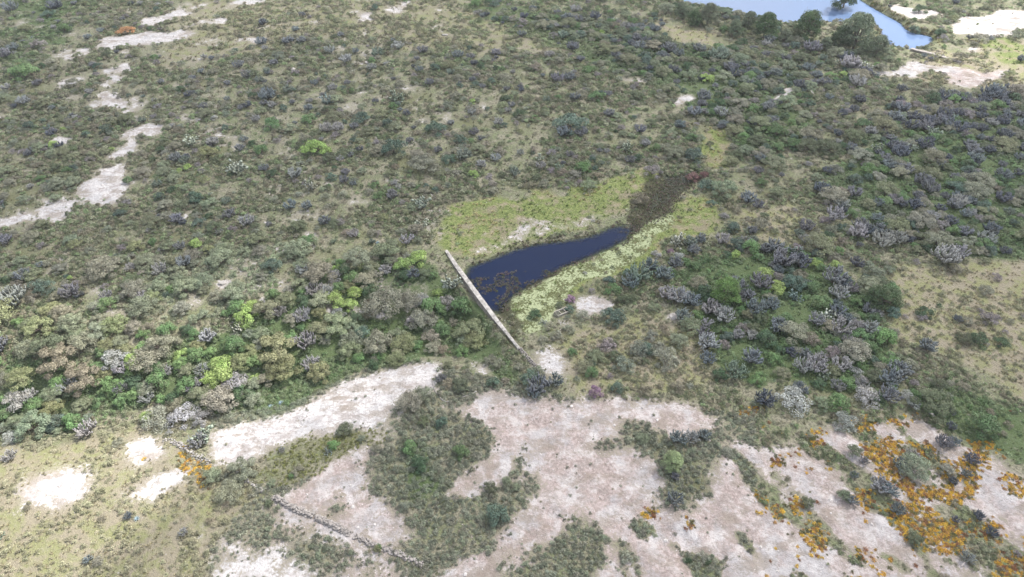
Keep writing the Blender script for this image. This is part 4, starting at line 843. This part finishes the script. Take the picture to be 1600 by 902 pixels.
# reeds and weed in the pond's shallows
def acc_reed(x, y, z, px, py):
    e = S(pond0, x, y); ln = np.zeros_like(x)
    for q in ([(722, 440), (760, 440), (800, 430), (850, 424), (870, 430), (800, 462), (785, 490), (765, 470), (740, 455)],): ln = np.maximum(ln, inpoly(px, py, q))
    edge_ = ((e > .12) & (e < .75)).astype(float)
    return np.clip(ln*(fbm(x, y, 1.8, 44, 3) > .46) + .55*edge_*(fbm(x, y, 2, 45, 2) > .45) + S(shal0, x, y)*.8, 0, 1)*(segdist(x, y, DAM_LONG)[1] >= 0)*(y < 150)
x, y, z, px, py = sprinkle(330000, acc_reed, 60, 130); n = len(x); print('reeds', n)
pal = np.array([(.16, .14, .10), (.19, .125, .115), (.10, .095, .06), (.11, .13, .05)])
tint = pal[rng.choice(4, n, p=[.4, .15, .3, .15])]*rng.uniform(.7, 1.3, (n, 1)); zr = np.maximum(z, -.78)
scatter('pond_reeds', tuft + low[:2], np.column_stack([x, y, zr]), rng.uniform(.12, .30, n), rng.uniform(0, 6.28, n), tint, rng.integers(0, 6, n), 'brown and reddish water weeds in the pond shallows')

def acc_bank(x, y, z, px, py):
    e = S(farw0, x, y); return ((e > .05) & (e < .6))*.8*(fbm(x, y, 4, 46, 3) > .42)
x, y, z, px, py = sprinkle(90000, acc_bank, 130, 225); n = len(x)
pal = np.array([(.20, .19, .09), (.15, .17, .06), (.22, .18, .11)]); tint = pal[rng.choice(3, n)]*rng.uniform(.7, 1.3, (n, 1))
scatter('bank_reeds', tuft + low[:2], np.column_stack([x, y, np.maximum(z, -1.2)]), rng.uniform(.3, .75, n), rng.uniform(0, 6.28, n), tint, rng.integers(0, 6, n), 'reeds and grass along the far water edge')
# loose stones on the bare rock
M_stone_i = plain('loose_stone', (.42, .385, .36), .9, .3, 4, .03, 12)
st = [stone_mesh('loose_stone', 800+s, M_stone_i, .6, 1) for s in range(5)]
def acc_st(x, y, z, px, py): return np.where((S(rock, x, y) > .5), 1, .05)*np.clip(80/np.hypot(y, CAM_H), .2, 1)**2
x, y, z, px, py = sprinkle(60000, acc_st); n = len(x); print('stones', n)
ss = rng.uniform(.04, .11, n) + (rng.random(n) < .03)*rng.uniform(.1, .25, n)
scatter('loose_stones', st, np.column_stack([x, y, z]), ss, rng.uniform(0, 6.28, n), np.ones((n, 3))*.4, rng.integers(0, 5, n), 'loose pale stones lying on the bare rock')

# ------------------------------------------------------------------ the dam, walls, trough, boulders, agaves
M_mason = plain('dam_masonry', (.17, .15, .13), .9, .35, 2.5, .12, 3.5)
M_crest = plain('dam_crest', (.29, .27, .245), .88, .42, 1.6, .04, 5)
M_white = plain('pale_stone', (.28, .26, .24), .85, .2, 3, .06, 6)
M_grey = plain('wall_stone', (.25, .225, .205), .9, .3, 3, .06, 8)
def resample(pts, n):
    p = np.array(pts, float); d = np.concatenate([[0], np.cumsum(np.linalg.norm(np.diff(p, axis=0), axis=1))]); t = np.linspace(0, d[-1], n)
    return np.column_stack([np.interp(t, d, p[:, k]) for k in range(p.shape[1])])
def extrude_wall(name, pts, prof, mat, parent, rough_=.02, seed=1):
    """prof(t) -> list of (offset across, z); closed ring swept along pts"""
    rg = np.random.default_rng(seed); p = np.array(pts); tg = np.gradient(p, axis=0); tg /= np.linalg.norm(tg, axis=1)[:, None]; nr = np.column_stack([tg[:, 1], -tg[:, 0]])
    n = len(p); rings = []
    for i in range(n):
        pr = np.array(prof(i/(n-1), p[i])); pr = pr + rg.normal(size=pr.shape)*rough_
        rings.append(np.column_stack([p[i, 0] + nr[i, 0]*pr[:, 0], p[i, 1] + nr[i, 1]*pr[:, 0], pr[:, 1]]))
    k = len(rings[0]); v = np.concatenate(rings); i = np.arange(n-1)[:, None]*k; j = np.arange(k)[None]; j2 = (j+1) % k
    f4 = np.stack([i+j, i+j2, i+k+j2, i+k+j], -1).reshape(-1, 4)
    caps = np.array([list(range(k))[::-1], [(n-1)*k + q for q in range(k)]])
    return link(name, mesh_np(name, v, [f4, caps], mat), parent)
root = bpy.data.objects.new('dam_wall', None); sc.collection.objects.link(root); mid = np.mean(DAM, axis=0)
CZ = .25
dl = [tuple(float(q) for q in P0(px, py, CZ)) for px, py in DAM_PX]
pts = resample(dl, 90) - mid
root.location = (mid[0], mid[1], 0)
root.location.z = 0
wd = lambda t: .20 + .13*math.sin(PI*min(1, t*1.15))**.7 - .12*max(0, t-.7)
extrude_wall('wall_body', pts, lambda t, p: [(-wd(t), CZ-.12), (wd(t), CZ-.12), (wd(t)+.35, -1.6), (wd(t)+.6, -3.6), (-wd(t)-.1, -3.6), (-wd(t)-.05, -1.6)], M_mason, root, .03, 2)
segs = 9
for s in range(segs):
    a, b = int(s*89/segs), int((s+1)*89/segs)
    q = pts[a:b+1].copy(); 
    if s < segs-1: q[-1] = q[-1]*.93 + q[-2]*.07
    t0_, t1_ = a/89, b/89
    extrude_wall('coping', q, lambda t, p: [(-wd(t0_+(t1_-t0_)*t)-.05, CZ-.118), (-wd(t0_+(t1_-t0_)*t)-.05, CZ), (wd(t0_+(t1_-t0_)*t)*.2, CZ+.05), (wd(t0_+(t1_-t0_)*t)+.05, CZ-.01), (wd(t0_+(t1_-t0_)*t)+.05, CZ-.118)], M_crest, root, .012, 20+s)
tag(root, 'long narrow stone dam with pale crest holding back the dark pond', 'dam')

def rubble_wall(name, line_px, width, hgt, n, mat, label, cat, seed, jitter=.12, gap=None):
    rg = np.random.default_rng(seed); pw = np.array([[float(v) for v in P(*p)] for p in line_px]); pts = resample(pw, n)
    c = pts[len(pts)//2]; rt = bpy.data.objects.new(name, None); sc.collection.objects.link(rt); rt.location = (float(c[0]), float(c[1]), float(c[2]))
    tg = np.gradient(pts[:, :2], axis=0); tg /= np.linalg.norm(tg, axis=1)[:, None]; nr = np.column_stack([tg[:, 1], -tg[:, 0]])
    sm = [stone_mesh('course_stone', seed*10+k, mat, .75, 1) for k in range(4)]
    import bmesh
    for part, lay in (('base_course', 0), ('top_course', 1)):
        acc = Acc()
        for i in range(n):
            if gap and any(a < i/n < b for a, b in gap): continue
            for k in range(3 if lay == 0 else 2):
                me = sm[rg.integers(0, 4)]; co = np.empty(len(me.vertices)*3); me.vertices.foreach_get('co', co); co = co.reshape(-1, 3)
                th = rg.uniform(0, 6.28); Rm = np.array([[math.cos(th), -math.sin(th), 0], [math.sin(th), math.cos(th), 0], [0, 0, 1]])
                s = rg.uniform(.6, 1.2)*width*.36
                off = (k - (1 if lay == 0 else .5))*width*.42 + rg.uniform(-jitter, jitter)
                px_, py_ = pts[i, :2] + nr[i]*off; zg = float(height(px_, py_))
                v = co @ Rm.T*s + np.array([px_, py_, zg + (hgt*.22 if lay == 0 else hgt*.62) + rg.uniform(-.05, .05)]) - c
                tri = np.array([list(p.vertices) for p in me.polygons])
                acc.add(v, None, tri, rg.uniform(.8, 1.2))
        link(part, acc.mesh(part, mat), rt)
    return tag(rt, label, cat)
rubble_wall('stone_wall', [(428, 778), (455, 792), (492, 808), (520, 820), (547, 834)], .62, .42, 62, M_grey, 'tumbled dry-stone wall on the pink rock at lower left, upper stretch', 'stone wall', 5, .1, [(.52, .56)])
rubble_wall('stone_wall', [(556, 838), (580, 850), (603, 858), (630, 868), (660, 884)], .5, .3, 40, M_grey, 'low broken end of the dry-stone wall beside the small green bush', 'stone wall', 6, .14)
rubble_wall('stone_wall', [(258, 688), (280, 694), (300, 708), (326, 724)], .6, .45, 20, M_white, 'white rubble wall crossing the sunlit rock with orange flowers beside it', 'stone wall', 8, .15)
rubble_wall('stone_wall', [(386, 752), (398, 760), (410, 768)], .45, .35, 9, M_white, 'short pale stretch of stones under the grey-green shrubs', 'stone wall', 9, .1)
rubble_wall('stone_wall', [(812, 546), (826, 562), (840, 578), (850, 592)], .5, .4, 18, M_grey, 'ruined tail of the dam half buried under the cactus clump', 'stone wall', 10, .1)
# the little weir below the far water
root = bpy.data.objects.new('weir_wall', None); sc.collection.objects.link(root)
wl = [tuple(float(q) for q in P0(px, py, .1)) for px, py in ((1424, 76), (1450, 82), (1475, 89), (1502, 97))]; wc = np.mean(wl, axis=0); root.location = (wc[0], wc[1], 0)
wp = resample(wl, 24) - wc
extrude_wall('wall_body', wp, lambda t, p: [(-.4, 0), (.5, 0), (.7, -2.2), (-.6, -2.2)], M_mason, root, .05, 3)
extrude_wall('coping', wp, lambda t, p: [(-.46, .003), (-.44, .16), (.5, .18), (.55, .003)], M_grey, root, .03, 4)
tag(root, 'grey stone weir wall below the far water at upper right', 'weir')
# stone trough by the pond
x, y, z = P(878, 489); root = bpy.data.objects.new('stone_trough', None); sc.collection.objects.link(root)
e1 = np.array(P0(886.5, 483, 0)) - np.array(P0(867, 491, 0)); ang = math.atan2(e1[1], e1[0]); Lh = float(np.linalg.norm(e1))/2
root.location = (float(x), float(y), float(z)); root.rotation_euler = (0, 0, ang)
import bmesh
def boxes(name, bs, mat, parent, bev=.015):
    bm = bmesh.new()
    for (a, b, c, d, e, f) in bs:
        r_ = bmesh.ops.create_cube(bm, size=1)
        for v in r_['verts']: v.co = (v.co.x*(b-a) + (a+b)/2, v.co.y*(d-c) + (c+d)/2, v.co.z*(f-e) + (e+f)/2)
    bmesh.ops.bevel(bm, geom=bm.edges[:], offset=bev, segments=1, affect='EDGES')
    me = bpy.data.meshes.new(name); bm.to_mesh(me); bm.free(); me.materials.append(mat); return link(name, me, parent)
W2 = .55
M_conc = plain('trough_concrete', (.34, .31, .26), .85, .2, 4, .02, 14)
boxes('side_wall', [(-Lh, Lh, -W2, -W2+.12, -.2, .38)], M_conc, root); boxes('side_wall', [(-Lh, Lh, W2-.12, W2, -.2, .38)], M_conc, root)
boxes('end_wall', [(-Lh, -Lh+.12, -W2+.122, W2-.122, -.2, .377)], M_conc, root); boxes('end_wall', [(Lh-.12, Lh, -W2+.122, W2-.122, -.2, .377)], M_conc, root)
boxes('divider', [(-Lh*.35, -Lh*.35+.1, -W2+.122, W2-.122, -.2, .3), (Lh*.4, Lh*.4+.1, -W2+.122, W2-.122, -.2, .3)], M_conc, root)
boxes('trough_floor', [(-Lh+.13, Lh-.13, -W2+.13, W2-.13, -.2, .02)], plain('trough_mud', (.08, .08, .05), .6, .3), root)
tag(root, 'small rectangular concrete trough on the green marsh below the pond', 'trough')
for i, (px, py, wdx, hx, lab) in enumerate([(1268, 146, 10, .7, 'white boulder among the shrubs near the upper right'), (513, 488, 11, 1.1, 'tall pale boulder standing among bright green bushes left of the dam'),
    (1052, 495, 15, .16, 'flat white rock slab on the grass left of the cactus thicket'), (1390, 262, 5, .5, 'small pale boulder in the upper right cactus scrub'), (790, 596, 15, .3, 'round pinkish rock slab beside the cactus clump at the dam end'),
    (1455, 648, 9, .6, 'pinkish boulder at the edge of the orange flowers'), (347, 443, 13, .4, 'pale rock outcrop in the sage green shrubs'), (695, 55, 10, .3, 'small pale boulder on the grassy top slope'), (458, 109, 11, .4, 'rounded pale boulder on the upper slope'), (573, 98, 9, .3, 'small boulder lying between cacti on the upper slope')]):
    x, y, z = P(px, py); f = y*CP - (z-CAM_H)*SP; r = float(wdx/2/FPX*f)
    o = link('boulder', stone_mesh('boulder', 900+i, M_white, 1.0, 3), None, (float(x), float(y), float(z) + .1*r)); o.scale = (r, r*.85, r*hx); o.rotation_euler = (0, 0, random.uniform(0, 6)); tag(o, lab, 'boulder', 'pale boulders')
def agave(seed):
    rg = np.random.default_rng(seed); acc = Acc(); n = 22
    for k in range(n):
        a = k*2.399; t = k/n; el = .25 + 1.0*t; L_ = 1 - .35*t
        d = np.array([math.cos(a)*math.cos(el), math.sin(a)*math.cos(el), math.sin(el)]); s = np.array([-math.sin(a), math.cos(a), 0]); u = np.cross(d, s)*-1
        rows = [(0, .05), (.3, .10), (.65, .075), (1.0, .006)]; v = []
        for q, w_ in rows:
            c = d*q*L_ + np.array([0, 0, -.12*q*q*(1-t)]); v += [c - s*w_ + u*.03, c - u*.02, c + s*w_ + u*.03]
        f = [[r_*3+q, r_*3+q+1, r_*3+q+4, r_*3+q+3] for r_ in range(3) for q in range(2)]
        acc.add(v, f, None, rg.uniform(.85, 1.2))
    return acc.mesh('leaves', M_cact)
for i, (px, py, wd_, lab) in enumerate([(423, 636, 13, 'pale blue agave rosette at the edge of the bushes, the left one of two'), (439, 630, 12, 'pale blue agave rosette at the edge of the bushes, the right one of two'), (214, 811, 13, 'grey agave rosette on the sunlit grass at lower left'), (590, 380, 9, 'dark agave rosette in the scrub left of the dam')]):
    x, y, z = P(px, py); f = y*CP - (z-CAM_H)*SP; r = float(wd_/2/FPX*f)
    o = link('agave', agave(950+i), None, (float(x), float(y), float(z))); o.scale = (r, r, r); o.color = (.26, .34, .37, 1); tag(o, lab, 'agave', 'agave rosettes')
# thin pale pipe over the shelf
pp = [(674, 592), (680, 612), (690, 625), (697, 629), (715, 624), (735, 617), (745, 612)]; w3 = resample([[float(q) for q in P(*p)] for p in pp], 40); w3[:, 2] = height(w3[:, 0], w3[:, 1]) + .08
acc = Acc(); tube(acc, w3 - w3[20], .07, 6); o = link('water_pipe', acc.mesh('water_pipe', M_white, True), None, tuple(float(q) for q in w3[20])); tag(o, 'thin pale pipe curving round the bushes on the rock shelf', 'pipe')
# tree on the far bank, its crown over the top edge of the photo
x, y, z = P(1318, 20)
plant('tree', float(x), float(y)+1.0, float(z), 4.2, 0, label='tall dark tree standing in the far water at the top edge', sq=1.5, variant=1)

# ------------------------------------------------------------------ the cloud that shades most of the place (unseen, its gaps shaped to leave the sunlit patches, 260 m up)
def cloud():
    hz = 260.0; off = SUN[:2]/SUN[2]*hz
    gx, gy = np.arange(-420, 421, 5.0), np.arange(-240, 560, 5.0); cx_, cy_ = np.meshgrid(gx, gy)
    pxx, pyy = project(cx_, cy_, 0*cx_); ok = cy_ > 5
    pxx = np.where(ok, pxx, 800 + cx_*14); pyy = np.where(ok, pyy, 902 + (30-cy_)*14)
    lit = np.zeros_like(cx_)
    def g(a, b, sa, sb, k, rot=0):
        c, s = math.cos(rot), math.sin(rot); u, v = (pxx-a)*c + (pyy-b)*s, -(pxx-a)*s + (pyy-b)*c
        return k*np.exp(-(np.maximum(0, np.hypot(u/sa, v/sb)-.55)*1.9)**2)
    lit = np.maximum(lit, g(-40, 860, 470, 290, 1.15, -.35)); lit = np.maximum(lit, g(80, 590, 560, 150, 1.0, -.1)); lit = np.maximum(lit, g(330, 690, 230, 60, .8, -.25))
    lit = np.maximum(lit, g(1620, 50, 330, 90, 1.2, .15)); lit = np.maximum(lit, g(250, 10, 500, 50, .2)); lit = np.maximum(lit, g(780, 690, 520, 110, .30)); lit = np.maximum(lit, g(540, 480, 320, 110, .5)); lit = np.maximum(lit, g(130, 290, 60, 60, .35))
    dens = np.clip(1 - lit + .35*(fbm(cx_, cy_, 45, 61, 3)-.5), 0, 1)
    rim = np.minimum(np.minimum(gx[None]-gx[0], gx[-1]-gx[None]), np.minimum(gy[:, None]-gy[0], gy[-1]-gy[:, None])); dens = dens*np.clip(rim/60, 0, 1)
    n = cx_.size; th = dens*(22 + 26*fbm(cx_, cy_, 30, 62, 4)); lo = hz - th*.35; hi = hz + th
    wx, wy = (cx_ + off[0]).ravel(), (cy_ + off[1]).ravel()
    v = np.concatenate([np.column_stack([wx, wy, lo.ravel()]), np.column_stack([wx, wy, hi.ravel() + .5])])
    a, b = len(gx), len(gy); jy, jx = np.meshgrid(np.arange(b-1), np.arange(a-1), indexing='ij'); q = (jy*a + jx).ravel(); Fq = np.column_stack([q, q+1, q+a+1, q+a])
    m, t, bs, N, L = newmat('cloud'); t.nodes.remove(bs)
    at = N('ShaderNodeAttribute'); at.attribute_name = 'thickness'
    tr = N('ShaderNodeBsdfTransparent'); df = N('ShaderNodeBsdfTranslucent'); df.inputs[0].default_value = (.92, .93, .95, 1); ms = N('ShaderNodeMixShader')
    L(mth(t, 'MULTIPLY', at.outputs['Fac'], .42), ms.inputs[0]); L(tr.outputs[0], ms.inputs[1]); L(df.outputs[0], ms.inputs[2]); L(ms.outputs[0], t.nodes['Material Output'].inputs[0])
    me = mesh_np('cloud', v, [Fq[:, ::-1], Fq + n], m, True); at_ = me.attributes.new('thickness', 'FLOAT', 'POINT'); at_.data.foreach_set('value', np.concatenate([dens.ravel()]*2).astype(np.float32))
    tag(link('cloud', me), 'thin broken cloud out of view, shaped to shade the land', kind='structure')
cloud()

# ------------------------------------------------------------------ thin noon haze
bm = bmesh.new(); bmesh.ops.create_cube(bm, size=1)
for v in bm.verts: v.co = (v.co.x*40000, v.co.y*40000, v.co.z*100 + 37)
me = bpy.data.meshes.new('haze'); bm.to_mesh(me); bm.free()
m = bpy.data.materials.new('haze'); m.use_nodes = True; t = m.node_tree; t.nodes.remove(t.nodes['Principled BSDF'])
pv = t.nodes.new('ShaderNodeVolumePrincipled'); pv.inputs['Color'].default_value = (.93, .96, 1, 1); pv.inputs['Density'].default_value = .00028; pv.inputs['Anisotropy'].default_value = .3
t.links.new(pv.outputs[0], t.nodes['Material Output'].inputs['Volume']); me.materials.append(m)
tag(link('haze', me), 'thin pale haze in the air', kind='stuff')
